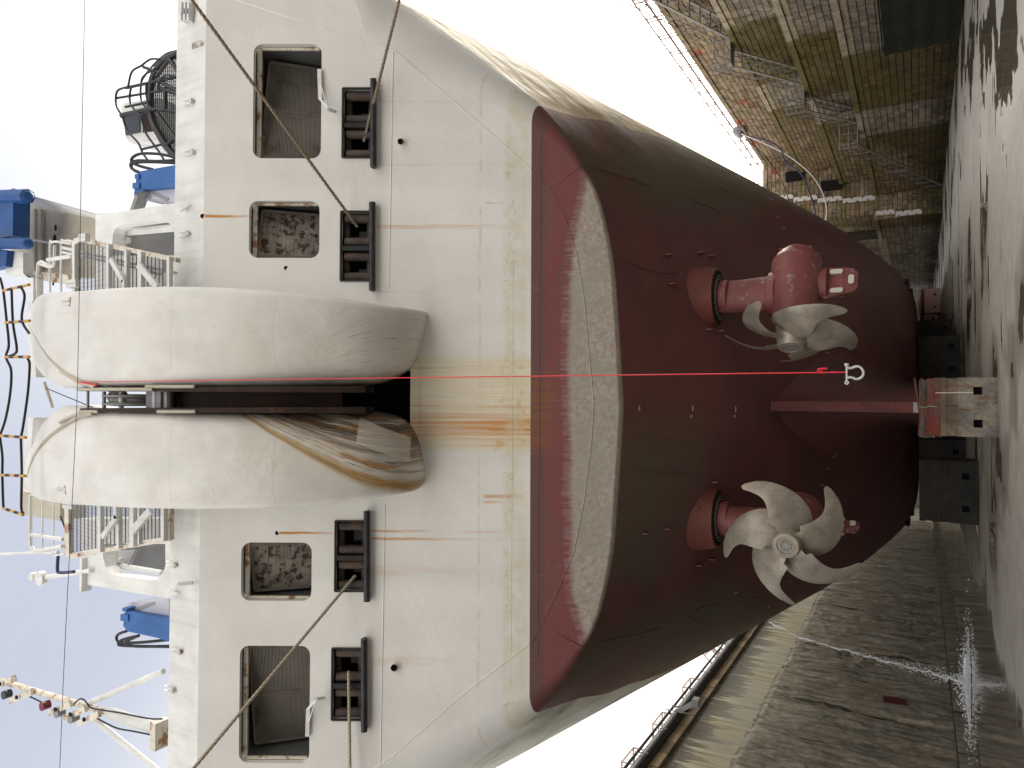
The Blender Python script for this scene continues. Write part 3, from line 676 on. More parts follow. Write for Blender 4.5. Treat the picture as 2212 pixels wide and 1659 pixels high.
m.grid(rows, closed=True); m.sphere(sp_ + V((-.1, 0, .0)), 1., 20, (1.5, .35, .13)); m.sphere(sp_ + V((.2, .3, .0)), 1., 16, (.9, .3, .20)); m.build('splash', M['foam'], t, smooth='all')
# ================================================================== SHIP
ship = thing('cable_ship', (X0, 18, 0), 'white cable ship with dark red underside seen from astern in a dry dock', 'ship')
# ---- hull
OUT = [(0, 0), (1.95, .12), (3.3, .22), (4.3, .40), (5.0, .60), (5.7, .95), (6.4, 1.36), (7.0, 1.88), (7.5, 2.42), (8.06, 3.15), (8.8, 4.1), (9.45, 5.04), (9.9, 5.8), (10.2, 6.6)]
ZK = [(13, 13.0), (16, 12.3), (23, 10.7), (34.7, 8.1), (51.5, 5.2), (60, 3.8), (75, 3.2), (130, 3.2)]
ZC = [(15.5, T0.z), (18, 6.65), (19.2, 6.10), (21.5, 5.35), (25, 4.2), (30, 2.75), (35, 1.85), (38, 1.66), (130, 1.66)]
PP = [(15, 2.6), (18, 2.45), (21, 2.15), (26, 2.1), (34, 2.6), (45, 4.0), (60, 7), (80, 9)]
US = [i / 40 for i in range(41)]
NS = 10
def section(Y):
    zc, zk, p = sinterp(ZC, Y), sinterp(ZK, Y), interp(PP, Y); out = []
    for u in US:
        zz = zc + (zk - zc) * (u ** p)
        out.append((B * u, Y, zz))
    for k in range(1, NS + 1): out.append((B, Y, lerp(zk, zs(SKN), k / NS)))
    return out
def tring():
    o = []
    for u in US: o.append((B * u, sinterp(OUT, B * u)))
    s1 = o[-1][1]
    for k in range(1, NS + 1): o.append((B, lerp(s1, SKN, k / NS)))
    return o
tr_ = tring(); inner = []; rings = []
NT = 7
def trad(w, s): return .05 + 1.15 * max(0, min(1, (w - 5.2) / 3.6)) ** 1.4 if s < SK2 else max(.1, 1.15 * (1 - (s - SK2) / 1.2))
edge = [[] for _ in range(NT)]
for j, (w, s) in enumerate(tr_):
    a = tr_[max(j - 1, 0)]; c = tr_[min(j + 1, len(tr_) - 1)]; t = V((c[0] - a[0], c[1] - a[1])).normalized(); nrm = V((t.y, -t.x))
    if j == 0: nrm = V((0, -1))
    r = trad(w, s)
    for k in range(NT):
        th = math.radians(78) * k / (NT - 1); q = V((w, s)) - nrm * r * (1 - math.sin(th)); edge[k].append((q.x, q.y, r * (1 - math.cos(th))))
STN = [17.6, 18.4, 19.2, 20, 21, 22, 23, 24, 25, 26.5, 28, 30, 32, 34, 36.5, 39, 42, 45, 48, 51, 54, 57, 60, 64, 70, 78, 90, 104]
secs = [section(Y) for Y in STN]
def hullrows(sg):
    rows = [[tuple(TQ(sg * w, s, 0) + V((0, h, 0))) for (w, s, h) in edge[k]] for k in range(NT)]
    ringrows.append(rows); rows = [rows[-1]]
    # from the transom edge to the first frame, two in-between rows
    for f in (.33, .66):
        row = []
        for e, q in zip(rows[0], secs[0]): q = (X0 + sg * q[0], q[1], q[2]); row.append(tuple(lerp(e[i], q[i], f) for i in range(3)))
        rows.append(row)
    for sc_ in secs: rows.append([(X0 + sg * q[0], q[1], q[2]) for q in sc_])
    return rows
ringrows = []; hm = MB(); RR_ = hullrows(1); LL_ = hullrows(-1)
hm.grid(RR_, flip=True); hm.grid(LL_); nside = len(hm.f); hm.grid(ringrows[0], flip=True); hm.grid(ringrows[1])
hull = hm.build('hull', M['hull'], ship, smooth='all', recalc=False)
at = hull.data.attributes.new('side', 'FLOAT', 'FACE'); at.data.foreach_set('value', [1. if i < nside else 0. for i in range(len(hm.f))])
bv = BVHTree.FromPolygons([V(v) for v in hm.v], hm.f)
def hit(x, y):
    r = ray(x, y).normalized(); h = bv.ray_cast(CAM, r)
    return (h[0], h[1] if h[1].dot(r) < 0 else -h[1]) if h[0] else (None, None)
# bow end of what is built, deck and inner closing
m = MB(); m.box((X0, 104 + .1, 8), (2 * B, .2, 12)); m.box((X0, 60, zs(SKN) - .1), (2 * B - .1, 90, .2)); m.build('deck', M['grey'], ship)
# ---- transom plate with its openings
WIN = []
for (a, b_, c_, d_) in ((547, 95, 694, 342), (538, 434, 690, 557), (521, 1172, 673, 1298), (517, 1395, 669, 1648)):
    w1, s1 = TPC((a + c_) / 2, b_); w0, s0 = TPC((a + c_) / 2, d_); _, st = TPC(a, (b_ + d_) / 2); _, sb = TPC(c_, (b_ + d_) / 2)
    WIN.append((min(w0, w1), sb, max(w0, w1), st))
FRL = []
for (a, b_, c_, d_) in ((741, 192, 806, 340), (737, 458, 802, 606), (725, 1126, 790, 1276), (718, 1401, 783, 1554)):
    w1, s1 = TPC((a + c_) / 2, b_); w0, s0 = TPC((a + c_) / 2, d_); _, st = TPC(a, (b_ + d_) / 2); _, sb = TPC(c_, (b_ + d_) / 2)
    FRL.append((min(w0, w1), sb, max(w0, w1), st))
GH = (TPC(560, 928)[0] , TPC(886, 880)[1], TPC(560, 800)[0], TPC(470, 880)[1])
ol = [(q[0], q[1]) for q in edge[0]]; oloop = [(-a, b_) for a, b_ in reversed(ol[1:])] + ol
oloop = [p for i, p in enumerate(oloop) if i == 0 or (V(p) - V(oloop[i - 1])).length > 1e-3]
loops = [oloop] + [rrect(*W_, .21) for W_ in WIN] + [rrect(*f, .01, 1) for f in FRL] + [rrect(*GH, .02, 1)]
tri = tessellate_polygon([[V((p[0], p[1], 0)) for p in l] for l in loops]); flat = [p for l in loops for p in l]
m = MB(); m.add([TQ(p[0], p[1], 0) for p in flat], [tuple(t) for t in tri])
# thickness of the plate round each opening
k = 0
for li, l in enumerate(loops):
    if li: 
        base = len(m.v); n = len(l); m.add([TQ(p[0], p[1], 0) for p in l] + [TQ(p[0], p[1], -.14) for p in l], [(i, (i + 1) % n, n + (i + 1) % n, n + i) for i in range(n)])
transom = m.build('transom', M['hull'], ship, recalc=False)
# make sure the plate faces outward
# ---- windows with louvre panels
for i, (w0, s0, w1, s1) in enumerate(WIN):
    big = i in (0, 3); D = 2.2
    m = MB(); Q = lambda w, s, h: TQ(w, s, h)
    e = .02
    a, b_, c_, d_ = w0 - e, s0 - e, w1 + e, s1 + e
    co = [(a, b_), (c_, b_), (c_, d_), (a, d_)]
    m.add([Q(*p, -.15) for p in co] + [Q(*p, -D) for p in co], [(0, 1, 5, 4), (1, 2, 6, 5), (2, 3, 7, 6), (3, 0, 4, 7), (4, 5, 6, 7)])
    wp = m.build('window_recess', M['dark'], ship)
    # louvre panel, hinged at the top, bottom swung inward and to one side
    sgn = 1 if i < 2 else -1
    pw0, pw1 = (w0 + .10, w1 - .10)
    pts = [(pw0, s1 - .14, -.22), (pw1, s1 - .14, -.22), (pw1, s0 + .10, -.5), (pw0, s0 + .10, -.5)]
    if sgn > 0: pts[2] = (pw1 - .0, s0 + .30, 0)
    else: pts[3] = (pw0, s0 + .30, 0)
    pts = [(a_, b1, -.22 - .55 * (s1 - .14 - b1) / (s1 - s0) - (.5 if big else .3) * ((a_ - pw0) if sgn > 0 else (pw1 - a_)) / (pw1 - pw0)) for a_, b1, _ in pts]
    C4 = [Q(*p) for p in pts]
    mid = []
    m = MB(); n = int((s1 - s0) / .035)
    for j in range(n):
        f = (j + .5) / n; A = C4[0].lerp(C4[3], f); Bq = C4[1].lerp(C4[2], f); m.bar(A, Bq, .022, .020, TN)
    m.build('louvre_slats', M['louvre2' if big else 'louvre'], wp, kind='stuff')
    nb = C4[0] + (C4[1] - C4[0]).cross(C4[3] - C4[0]).normalized() * 0
    bk_ = MB(); nn = (C4[1] - C4[0]).cross(C4[3] - C4[0]).normalized(); nn = nn if nn.dot(TN) < 0 else -nn
    bk_.add([c + nn * .03 for c in C4], [(0, 1, 2, 3)]); bk_.build('panel_back', M['louvre2' if big else 'louvre'], wp)
    m = MB()
    for j in range(4): m.bar(C4[j], C4[(j + 1) % 4], .07, .06, TN)
    if big: m.bar(C4[0].lerp(C4[1], .5), C4[3].lerp(C4[2], .5), .05, .05, TN)
    else: m.bar(C4[0].lerp(C4[3], .25), C4[1].lerp(C4[2], .25), .03, .03, TN)
    m.build('panel_frame', M['louvre2'], wp)
    m = MB(); m.bar(Q(w0 + .05, s1 - .08, -.20), Q(w1 - .05, s1 - .08, -.20), .09, .09, TN); 
    we = w1 - .04 if sgn > 0 else w0 + .04
    m.bar(Q(we, s0 + .1, -.17), Q(we, s1 - .12, -.17), .06, .05, TN); m.build('window_frame', M['ochre'], wp)
# folding arms under the big windows
for (ax, ay, bx, by) in ((690, 150, 708, 236), (664, 1590, 683, 1510)):
    m = MB(); P_ = [TP(ax, ay, .04), TP(ax + 2, lerp(ay, by, .75), .05), TP(bx, by, .35), TP(bx + 18, by + (6 if by > ay else -2), .05)]
    m.bar(P_[0], P_[1], .09, .05, TN); m.bar(P_[1], P_[2], .05, .05, TN); m.bar(P_[2], P_[3], .05, .05, TN); m.bar(P_[0].lerp(P_[1], .4), P_[2], .02, .02, TN)
    m.build('folding_arm', M['white'], ship)
# ---- roller fairleads
BARS = [(800, 171, 813, 361), (797, 437, 811, 628), (785, 1104, 800, 1299), (779, 1380, 794, 1580)]
for i, (w0, s0, w1, s1) in enumerate(FRL):
    m = MB(); D = .75; co = [(w0 - .01, s0 - .01), (w1 + .01, s0 - .01), (w1 + .01, s1 + .01), (w0 - .01, s1 + .01)]
    m.add([TQ(*p, .02) for p in co] + [TQ(*p, -D) for p in co], [(0, 1, 5, 4), (1, 2, 6, 5), (2, 3, 7, 6), (3, 0, 4, 7), (4, 5, 6, 7)])
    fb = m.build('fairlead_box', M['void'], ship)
    m = MB(); 
    for (a, b_) in zip(co, co[1:] + co[:1]): m.bar(TQ(*a, .0), TQ(*b_, .0), .035, .06, TN)
    m.build('fairlead_rim', M['black'], fb)
    W_ = w1 - w0
    for f in (.08, .42, .64, .93):
        wc = w0 + W_ * (1 - f); m = MB(); m.lathe(TQ(wc, s0 + .03, -.13), TS, [(0, .07), (.01, .105), (s1 - s0 - .1, .105), (s1 - s0 - .08, .07)], 16)
        m.build('roller', M['roller'], fb, smooth=True)
    m = MB(); m.bar(TQ(w0 + W_ * .47, s0, -.06), TQ(w0 + W_ * .47, s1, -.06), .11, .14, TN); m.build('centre_post', M['black'], fb)
    m = MB(); m.cyl(TQ(w0, s0 + .09, -.36), TQ(w1, s0 + .09, -.36), .09, 12); m.cyl(TQ(w0, s1 - .05, -.36), TQ(w1, s1 - .05, -.36), .09, 12); m.build('horizontal_roller', M['roller'], fb, smooth=True)
    for (fa, fb_) in ((.15, .40), (.70, .90)): m = MB(); m.box(TQ(w0 + W_ * (1 - (fa + fb_) / 2), s0 + .30, -.70), (W_ * (fb_ - fa) * (.7 if fa < .5 else .4), .25, .02), (V((1, 0, 0)), TS, TN)); m.build('inner_plate', M['grey'], fb)
    a, b_, c_, d_ = BARS[i]; p0 = TP((a + c_) / 2, b_, .12); p1 = TP((a + c_) / 2, d_, .12)
    m = MB(); m.cyl(p0, p1, .075, 14); m.bar(p0 - TN * .07, p1 - TN * .07, .09, .10, TN); m.build('chafing_bar', M['black'], ship, smooth=True)
# ---- small fittings on the transom
for (x, y, r) in ((1466 / 1.653 - 22, 305.5, .07), (618, 579, .05), (438, 467, .055), (599, 1151, .05), (851, 1443, .08)):
    m = MB(); rr = r
    if x > 800: m.tube([TP(x, y, -.02), TP(x, y, .12)], [rr, rr], 16, cap=False); m.build('drain_pipe', M['ochre'], ship, smooth=True)
    m = MB(); m.cyl(TP(x, y, .0), TP(x, y, .006 if x < 800 else .05), rr * (.85 if x > 800 else 1), 16); m.build('drain_hole', M['void'], ship)
def bead(pts, r=.013, off=.0, mm=None):
    m = MB(); m.tube(pts, r, 5); m.build('weld_seam', mm or M['hull'], ship, smooth='all')
bead([TP(849 - (y - 130) * .0178, y, 0) for y in range(112, 1700, 30) if not 600 < y < 1110] and [TP(849 - (y - 130) * .0178, y, 0) for y in range(112, 640, 30)])
bead([TP(849 - (y - 130) * .0178, y, 0) for y in range(1090, 1700, 30)])
bead([TP(x, y, 0) for x, y in ((510, 0), (737, 74), (853, 110), (980, 218), (1100, 323), (1150, 367), (1190, 407), (1220, 470), (1247, 553), (1262, 650), (1272, 760), (1283, 870), (1277, 960), (1262, 1080), (1240, 1190), (1200, 1290), (1150, 1385), (1000, 1500), (850, 1632), (780, 1680))])
bead([TP(1168 - (y - 300) * .006, y, 0) for y in range(300, 1460, 40)], .01)
bead([TP(1110 - (y - 300) * .006, y, 0) for y in range(560, 1500, 40)], .007)
bead([TP(x, y, 0) for x, y in ((1190, 407), (1220, 385), (1262, 355))], .01)
bead([TP(x, y, 0) for x, y in ((1175, 1345), (1210, 1372), (1255, 1395))], .01)
# stained fairing plate under the groove
a = TPC(887, 960); c = TPC(907, 782); rows = []
for k in range(7):
    t = k / 6 * math.pi / 2; rows.append([TQ(w, lerp(a[1], c[1], 1 - math.cos(t)) if 0 else a[1] - (a[1] - c[1]) * (1 - math.cos(t)), .02 + .07 * math.sin(math.pi / 2 + t) + 0 * t) for w in (a[0], c[0])])
m = MB(); m.grid(rows); m.grid([[TQ(a[0], a[1], -.3), TQ(c[0], a[1], -.3)], rows[0]]); m.build('groove_lip', M['hull'], ship, smooth=True)
# draught and thruster marks on the hull
for (x, y, L, ang) in ((1833, 951, .16, 40), (1818, 965, .14, 40), (1803, 985, .2, 28), (1789, 1012, .24, 20), (1776, 1047, .22, 16), (1764, 1085, .2, 12), (1777, 735, .2, -14), (1787, 762, .26, -20), (1802, 788, .22, -30), (1818, 808, .14, -38),
        (1665, 430, .2, -30), (1680, 470, .2, -25), (1694, 492, .2, -25), (1637, 1333, .22, 70), (1590, 1280, .28, 20), (1707, 1255, .2, 20), (1496, 882, .15, 90), (1589, 884, .15, 90), (1381, 882, .12, 90), (1700, 874, .12, 10), (1700, 894, .12, -10), (1921, 871, .14, 5), (1921, 893, .14, -5), (1530, 1462, .3, 60), (1660, 1310, .2, 60)):
    p, n_ = hit(x, y)
    if not p: continue
    q, _ = hit(x + math.cos(math.radians(ang)) * 6, y - math.sin(math.radians(ang)) * 6)
    if not q: continue
    d = (q - p).normalized(); m = MB(); m.box(p + n_ * .006, (L, .035, .008), (d, n_.cross(d), n_)); m.build('hull_mark', M['dash'], ship)
for ch, x, y in (('0', 1496, 899), ('4', 1589, 899)):
    p, n_ = hit(x, y)
    if p:
        cu = bpy.data.curves.new('glyph', 'FONT'); cu.body = ch; cu.size = .16; cu.align_x = 'CENTER'; cu.extrude = .003
        tmp = bpy.data.objects.new('glyph', cu); COL.objects.link(tmp); dg = bpy.context.evaluated_depsgraph_get(); me = bpy.data.meshes.new_from_object(tmp.evaluated_get(dg)); bpy.data.objects.remove(tmp)
        me.materials.clear(); me.materials.append(M['dash']); o = bpy.data.objects.new('draught_numeral', me); COL.objects.link(o); o.parent = ship
        xx = V((1, 0, 0)); zz = n_; yy = zz.cross(xx).normalized(); xx = yy.cross(zz)
        mw = Matrix.Translation(p + n_ * .008) @ Matrix((xx, yy, zz)).transposed().to_4x4(); o.matrix_parent_inverse = wmat(ship).inverted(); o.matrix_basis = mw
# seams on the dark underside
def hseam(pxs, r=.012):
    pts = []
    for x, y in pxs:
        p, n_ = hit(x, y)
        if p: pts.append(p + n_ * .003)
    if len(pts) > 1: m = MB(); m.tube(spline(pts, 4), r, 5); m.build('weld_seam', M['hull'], ship, smooth='all')
hseam([(1360, 940), (1440, 950), (1500, 955)]); hseam([(1262, 355), (1400, 400), (1550, 455), (1640, 520)]); hseam([(1255, 1395), (1420, 1358), (1520, 1310), (1640, 1290)])
hseam([(1500, 410), (1565, 410), (1625, 470), (1700, 560), (1740, 640), (1800, 760), (1850, 830)], .016); hseam([(1474, 1329), (1530, 1350), (1600, 1362), (1640, 1350)], .012)
hseam([(1340, 560), (1460, 590), (1560, 520)]); hseam([(1350, 1010), (1500, 1030), (1650, 1060)])
for (x, y) in ((1442, 553), (1450, 615), (1513, 548), (1536, 556), (1440, 1140), (1530, 713), (1556, 716), (1502, 1095), (1541, 1040), (1535, 1205), (1508, 1218), (1391, 1150)):
    p, n_ = hit(x, y)
    if p: m = MB(); m.box(p + n_ * .06, (.03, .22, .14)); m.build('lifting_lug', M['podred'], ship)
# ---- skeg
rows_l = []
def hz(w, Y):
    u = min(1, abs(w) / B); return sinterp(ZC, Y) + (sinterp(ZK, Y) - sinterp(ZC, Y)) * u ** interp(PP, Y)
for sg in (1, -1):
    rows = []
    for Y in [21.5, 21.7, 22.2, 23, 24, 25.5, 27, 29, 31, 33, 35, 37]:
        f = max(0, (Y - 21.7)) / 13.; r_ = []
        hb = .14 + .7 * f ** 1.2; ht = .14 + 2.6 * min(1, f * 2.2) ** .8
        for k in range(13):
            t = k / 12; w = hb + (ht - hb) * t ** 3.0; zt = hz(ht, Y) + .05; r_.append((X0 + sg * w, Y, lerp(1.665, zt, t ** .62)))
        rows.append(r_)
    rows_l.append(rows)
m = MB(); m.grid(rows_l[0]); m.grid(rows_l[1], flip=True)
m.grid([rows_l[0][0], rows_l[1][0]]); m.grid([[r[0] for r in rows_l[0]], [r[0] for r in rows_l[1]]])
m.build('skeg', M['hull'], ship, smooth=True)
m = MB(); p0 = pY(1650, 880, 21.45); m.box((X0, 21.47, lerp(1.75, 5.3, .5)), (.24, .03, 3.55)); m.build('skeg_edge_bar', M['skegred'], ship)
m = MB(); m.box((X0, 21.46, 1.72), (.27, .08, .12)); m.build('skeg_shoe', M['galv'], ship)
# ---- bilge keels
for sg in (1, -1):
    for k in range(2):
        m = MB(); a = V((X0 + sg * (7.25 - k * .22), 49 + k * 3, 2.55 - k * .2)); m.plate([[(0, 0), (12, 0), (12, .5), (1.2, .5), (.3, .3)]], lambda u, v, h, a=a, sg=sg: a + V((sg * (v * .8 + h * .3), u, -v * .55 + h)), .12); m.build('bilge_keel', M['hull'], ship)
# ---- bulwark above the knuckle
kn = lambda w: TQ(w, SKN, 0)
ZB = pY(372, 880, TQ(0, SKN).y).z - TQ(0, SKN).z
YB = TQ(0, SKN).y; ZKN = TQ(0, SKN).z
sl0 = pY(414, 108, YB); sl1 = pY(443, 82, YB)
HB = lambda w: ZB + 0 * w
loops = [[(-12.5, .0), (12.5, .0), (12.5, ZB), (-12.5, ZB)], rrect(min(sl0.x, sl1.x) - X0, min(sl0.z, sl1.z) - ZKN, max(sl0.x, sl1.x) - X0, max(sl0.z, sl1.z) - ZKN, .05, 3)]
m = MB(); m.plate(loops, lambda u, v, h: V((X0 + u, YB - h * -1 * -1, ZKN + v)), .22)
bw_ = m.build('bulwark', M['white'], ship)
m = MB(); m.box(((sl0.x + sl1.x) / 2, YB - .0 + .1, (sl0.z + sl1.z) / 2), (abs(sl0.x - sl1.x), .05, .06)); m.build('slot_bar', M['ochre'], bw_)
m = MB(); m.grid([[TQ(sg, SKN - .0, 0) for sg in (-12.5, -B)], [TQ(sg, SK2, 0) for sg in (-12.5, -B)]]); m.grid([[TQ(sg, SKN, 0) for sg in (B, 12.5)], [TQ(sg, SK2, 0) for sg in (B, 12.5)]])
for (x, y) in ((402, 219), (404, 329), (393, 505), (366, 1220), (377, 1407), (362, 1490)):
    p = pY(x, y, YB - .10); m = MB()
    for k in (-.05, .05): m.box(p + V((k, .04, .02)), (.022, .05, .30))
    m.box(p + V((0, .05, -.13)), (.14, .05, .03)); m.build('light_bracket', M['white'], ship); m = MB(); m.box(p + V((0, .06, -.16)), (.07, .05, .04)); m.build('rusty_bolt', M['ochre'], ship)
for y0, x0 in ((20, 398), (34, 397)):
    m = MB(); 
    for k in range(3): m.box(pY(x0 - 2 + k * 8, y0, YB - .08) , (.28, .14, .06))
    m.build('step_rung', M['white'], ship)
m = MB(); m.cyl(pY(385, 1262, YB - .3), pY(417, 1259, YB - .1), .05, 8); m.build('short_pipe', M['white'], ship)
m = MB(); m.plate([[(0, -.12), (.35, 0), (0, .05)]], lambda u, v, h: pY(372, 1277, YB - .05) + V((v, -.02 + h, -u)), .05); m.plate([[(0, -.12), (.35, 0), (0, .05)]], lambda u, v, h: pY(395, 447, YB - .05) + V((v, -.02 + h, -u)), .05); m.build('support_fin', M['white'], ship)
# ---- cable chute cheeks
HH = [(55, -1.2), (65, -.75), (80, -.3), (110, .3), (150, .8), (200, 1.2), (300, 1.7), (400, 1.95), (500, 2.02), (600, 1.98), (700, 1.8), (780, 1.55), (830, 1.25), (870, .9), (900, .5), (915, .2), (924, -.05)]
CH = {1: dict(o=[(60, 672), (66, 652), (77, 636), (100, 629), (160, 626), (230, 620), (333, 616), (450, 617), (600, 625), (700, 637), (800, 652), (900, 667), (924, 675)],
              i=[(60, 735), (63, 760), (77, 800), (110, 830), (133, 838), (200, 836), (300, 834), (500, 835), (650, 834), (750, 831), (800, 825), (850, 808), (885, 785), (905, 745), (918, 700), (924, 680)]),
      -1: dict(o=[(50, 1045), (56, 1062), (64, 1074), (80, 1082), (120, 1090), (200, 1096), (300, 1101), (450, 1103), (600, 1100), (700, 1092), (800, 1080), (880, 1066), (905, 1055), (917, 1035)],
               i=[(50, 985), (65, 953), (83, 913), (110, 883), (127, 876), (167, 880), (200, 886), (300, 890), (500, 893), (700, 893), (800, 894), (850, 905), (885, 932), (900, 962), (910, 995), (917, 1022)])}
def cheek(sg):
    c = CH[sg]; x0 = c['i'][0][0] + 1; x1 = c['i'][-1][0] - 1; N = 54; rows = []
    for k in range(N + 1):
        t = k / N; t = .5 - .5 * math.cos(math.pi * t); x = lerp(x0, x1, t); H_ = sinterp(HH, x)
        wo, s = TPC(x, sinterp(c['o'], x), H_); wi, _ = TPC(x, sinterp(c['i'], x), H_)
        base = min(-.25, H_ - 1.2) if x < 400 else -.12
        if x < 400: base = H_ - 1.3
        W_ = abs(wo - wi); ro = min(.22, W_ * .3); ri = min(lerp(.25, .75, max(0, min(1, (x - 350) / 350))), W_ * .4); row = []
        ro_h = min(ro, max(.05, H_ - base)); ri_h = min(ri, max(.05, H_ - base))
        d = 1 if wi > wo else -1
        row.append(TQ(wo + d * .0, s, base)); row.append(TQ(wo, s, lerp(base, H_ - ro_h, .6)))
        for q in range(7): a = math.pi / 2 * q / 6; row.append(TQ(wo + d * ro * (1 - math.cos(a)), s, H_ - ro_h * (1 - math.sin(a))))
        for q in range(1, 6): f = q / 6; row.append(TQ(lerp(wo + d * ro, wi - d * ri, f), s, H_ + .05 * math.sin(math.pi * f)))
        for q in range(7): a = math.pi / 2 * q / 6; row.append(TQ(wi - d * ri * (1 - math.sin(a)), s, H_ - ri_h * (1 - math.cos(a))))
        row.append(TQ(wi, s, lerp(base, H_ - ri_h, .6))); row.append(TQ(wi, s, base))
        rows.append(row)
    m = MB(); m.grid(rows, flip=(sg < 0), closed=True); n = len(rows[0])
    m.f.append(tuple(range(n))); m.f.append(tuple(range(N * n, N * n + n)))
    return m
def cheek_mat(sg):
    def fn(b):
        P = b.pos(); x, y, z = b.xyz(P); w = (x - X0) * sg
        n1 = b.noise(P, .9, 5); col = b.mix(b.sm(n1, .35, .65), (.80, .80, .78), (.74, .73, .70))
        col = b.mix(b.sm(z, 14.6, 13.4) * b.sm(w, 2.6, .9) * .25, col, (.66, .60, .47))  # shading of the down-turned inner half painted as a warmer, darker tone
        # dirt lines that sweep from the groove down and outward
        S = b.vdot(P, tuple(TS)) - T0.dot(TS); wl = (x - X0 - .15) * sg
        wbd = b.sm(S, 9.0, 4.5) * 1.85 + .12
        q = b.m('DIVIDE', wl + (b.noise(P, 1.6, 3) - .5) * .10, wbd)
        ln = b.noise(b.comb(q * 5.5, S * .30, 0.), 1.0, 6, .66); ln2 = b.noise(b.comb(q * 17, S * .55, 3.), 1.0, 5, .6); ln3 = b.noise(b.comb(q * 34, S * 1.1, 7.), 1.0, 4, .6)
        top = b.sm(S, 9.0, 7.4)
        if sg < 0:
            ins = b.sm(q, 1.12, .96) * top; clean = b.band(S, 4.75, 5.75, .02) * b.band(wl + (S - 5.2) * .45, .62, 1.15, .015)
            col = b.mix(ins * .22, col, (.64, .56, .42))
            col = b.mix(b.band(q, .90, 1.04, .05) * top * .8, col, (.50, .34, .12))
            st = ins * (1 - clean * .75)
            col = b.mix(b.sm(ln, .50, .60) * st * .85, col, (.44, .20, .045)); col = b.mix(b.sm(ln2, .52, .60) * st * .7, col, (.30, .22, .14))
            dk = st * b.sm(q, .80, .40) * b.sm(S, 4.0, 4.6)
            col = b.mix(dk * b.sm(ln2, .36, .50) * .9, col, (.050, .042, .036)); col = b.mix(dk * b.sm(ln3, .52, .60) * .8, col, (.38, .17, .035))
            col = b.mix(b.sm(ln3, .60, .66) * st * .8, col, (.10, .075, .055))
        else:
            ins = b.sm(q, 1.9, 1.3) * b.sm(S, 7.6, 5.6)
            col = b.mix(ins * .12, col, (.62, .56, .44)); col = b.mix(b.sm(ln2, .60, .66) * ins * .45, col, (.52, .38, .20)); col = b.mix(b.sm(ln3, .60, .67) * ins * .6, col, (.30, .22, .15))
            col = b.mix(b.sm(q, .42, .2) * ins * b.sm(ln2, .4, .6) * .7, col, (.38, .22, .09))
        col = b.mix(b.sm(b.noise(P, 1, 5, .6, (3, 3, .35)), .60, .72) * .25, col, (.58, .50, .36))
        col = b.mul(col, b.gray(b.sm(b.noise(P, 1.1, 5, .6, (1, 1, .6)), .3, .7, .88, 1.02)))
        col = b.mix(b.sm(b.noise(P, 1, 5, .7, (9, 2, 2.6)), .64, .70) * .35, col, (.42, .40, .37))
        for zz in (13.0, 14.9, 17.2):
            col = b.mix(b.band(z + (n1 - .5) * .08, zz, zz + .012, .008) * .35, col, (.5, .42, .3))
        wr = b.noise(P, 4.5, 6, .7, dist=.5)
        return dict(c=col, r=.45, h=wr * b.sm(b.noise(P, .7, 2), .45, .6) + b.noise(P, 1.1, 3) * .6, hd=.016, s=.35)
    return fn
chk = {}
for sg in (1, -1):
    chk[sg] = cheek(sg).build('chute_cheek', mat('chute_cheek_paint_' + ('starboard' if sg > 0 else 'port'), cheek_mat(sg)), ship, smooth='all', label='white cheek right of the cable groove, nearly clean' if sg > 0 else 'white cheek left of the groove, streaked with rust and dirt')
for sg, px in ((1, 1), (-1, -1)):
    c = CH[sg]
    # curved rib near the top and lamp bracket on each cheek
    P_ = [(64, 700), (80, 730), (105, 770), (140, 805), (180, 828), (205, 836)] if sg > 0 else [(60, 1030), (75, 985), (100, 950), (130, 925), (165, 903), (200, 893)]
    m = MB(); m.tube(spline([TP(x, y, sinterp(HH, x) + .05) for x, y in P_], 4), .04, 6); m.build('cheek_rib', M['beige'], chk[sg], smooth=True)
    P_ = [(132, 803), (170, 826), (200, 834)] if sg > 0 else [(130, 912), (160, 898), (195, 890)]
    m = MB(); m.tube([TP(x, y, sinterp(HH, x) + .03) for x, y in P_], .04, 6); m.build('cheek_strip', M['beige'], chk[sg])
    x_, y_ = (143, 652) if sg > 0 else (133, 1058)
    m = MB(); hh = sinterp(HH, x_) + .05
    for k in (-3, 3): m.bar(TP(x_ - 11, y_ + k, hh - .1), TP(x_ + 9, y_ + k, hh), .04, .06, TN)
    m.build('light_bracket', M['white'], chk[sg]); m = MB(); m.box(TP(x_ + 10, y_, hh + .02), (.2, .08, .06)); m.build('rusty_bolt', M['ochre'], chk[sg])
# ---- rusty channel between the cheeks
def chan(x0, x1, y0, y1, dh, N=30, th=0):
    rows = []
    for k in range(N + 1):
        x = lerp(x0, x1, k / N); H_ = sinterp(HH, x) + dh; a, s = TPC(x, y0, H_); b_, _ = TPC(x, y1, H_); rows.append([TQ(a, s, H_), TQ(b_, s, H_)])
    return rows
m = MB(); m.grid(chan(372, 740, 822, 905, -.62)); m.build('channel_web', M['brown'], ship, recalc=False)
for (ya, xa) in ((841, 172), (886, 174)):
    m = MB(); rows = []
    for k in range(41):
        x = lerp(xa, 790, k / 40); H_ = sinterp(HH, x); wd = 4 + 3 * k / 40; a, s = TPC(x, ya - wd, H_); b_, _ = TPC(x, ya + wd, H_)
        lo = H_ - (.9 if x > 360 else .35); rows.append([TQ(a, s, lo), TQ(a, s, H_ + .02), TQ(b_, s, H_ + .02), TQ(b_, s, lo)])
    m.grid(rows, closed=True); m.f.append((0, 1, 2, 3)); m.build('channel_flange', M['brown'], ship)
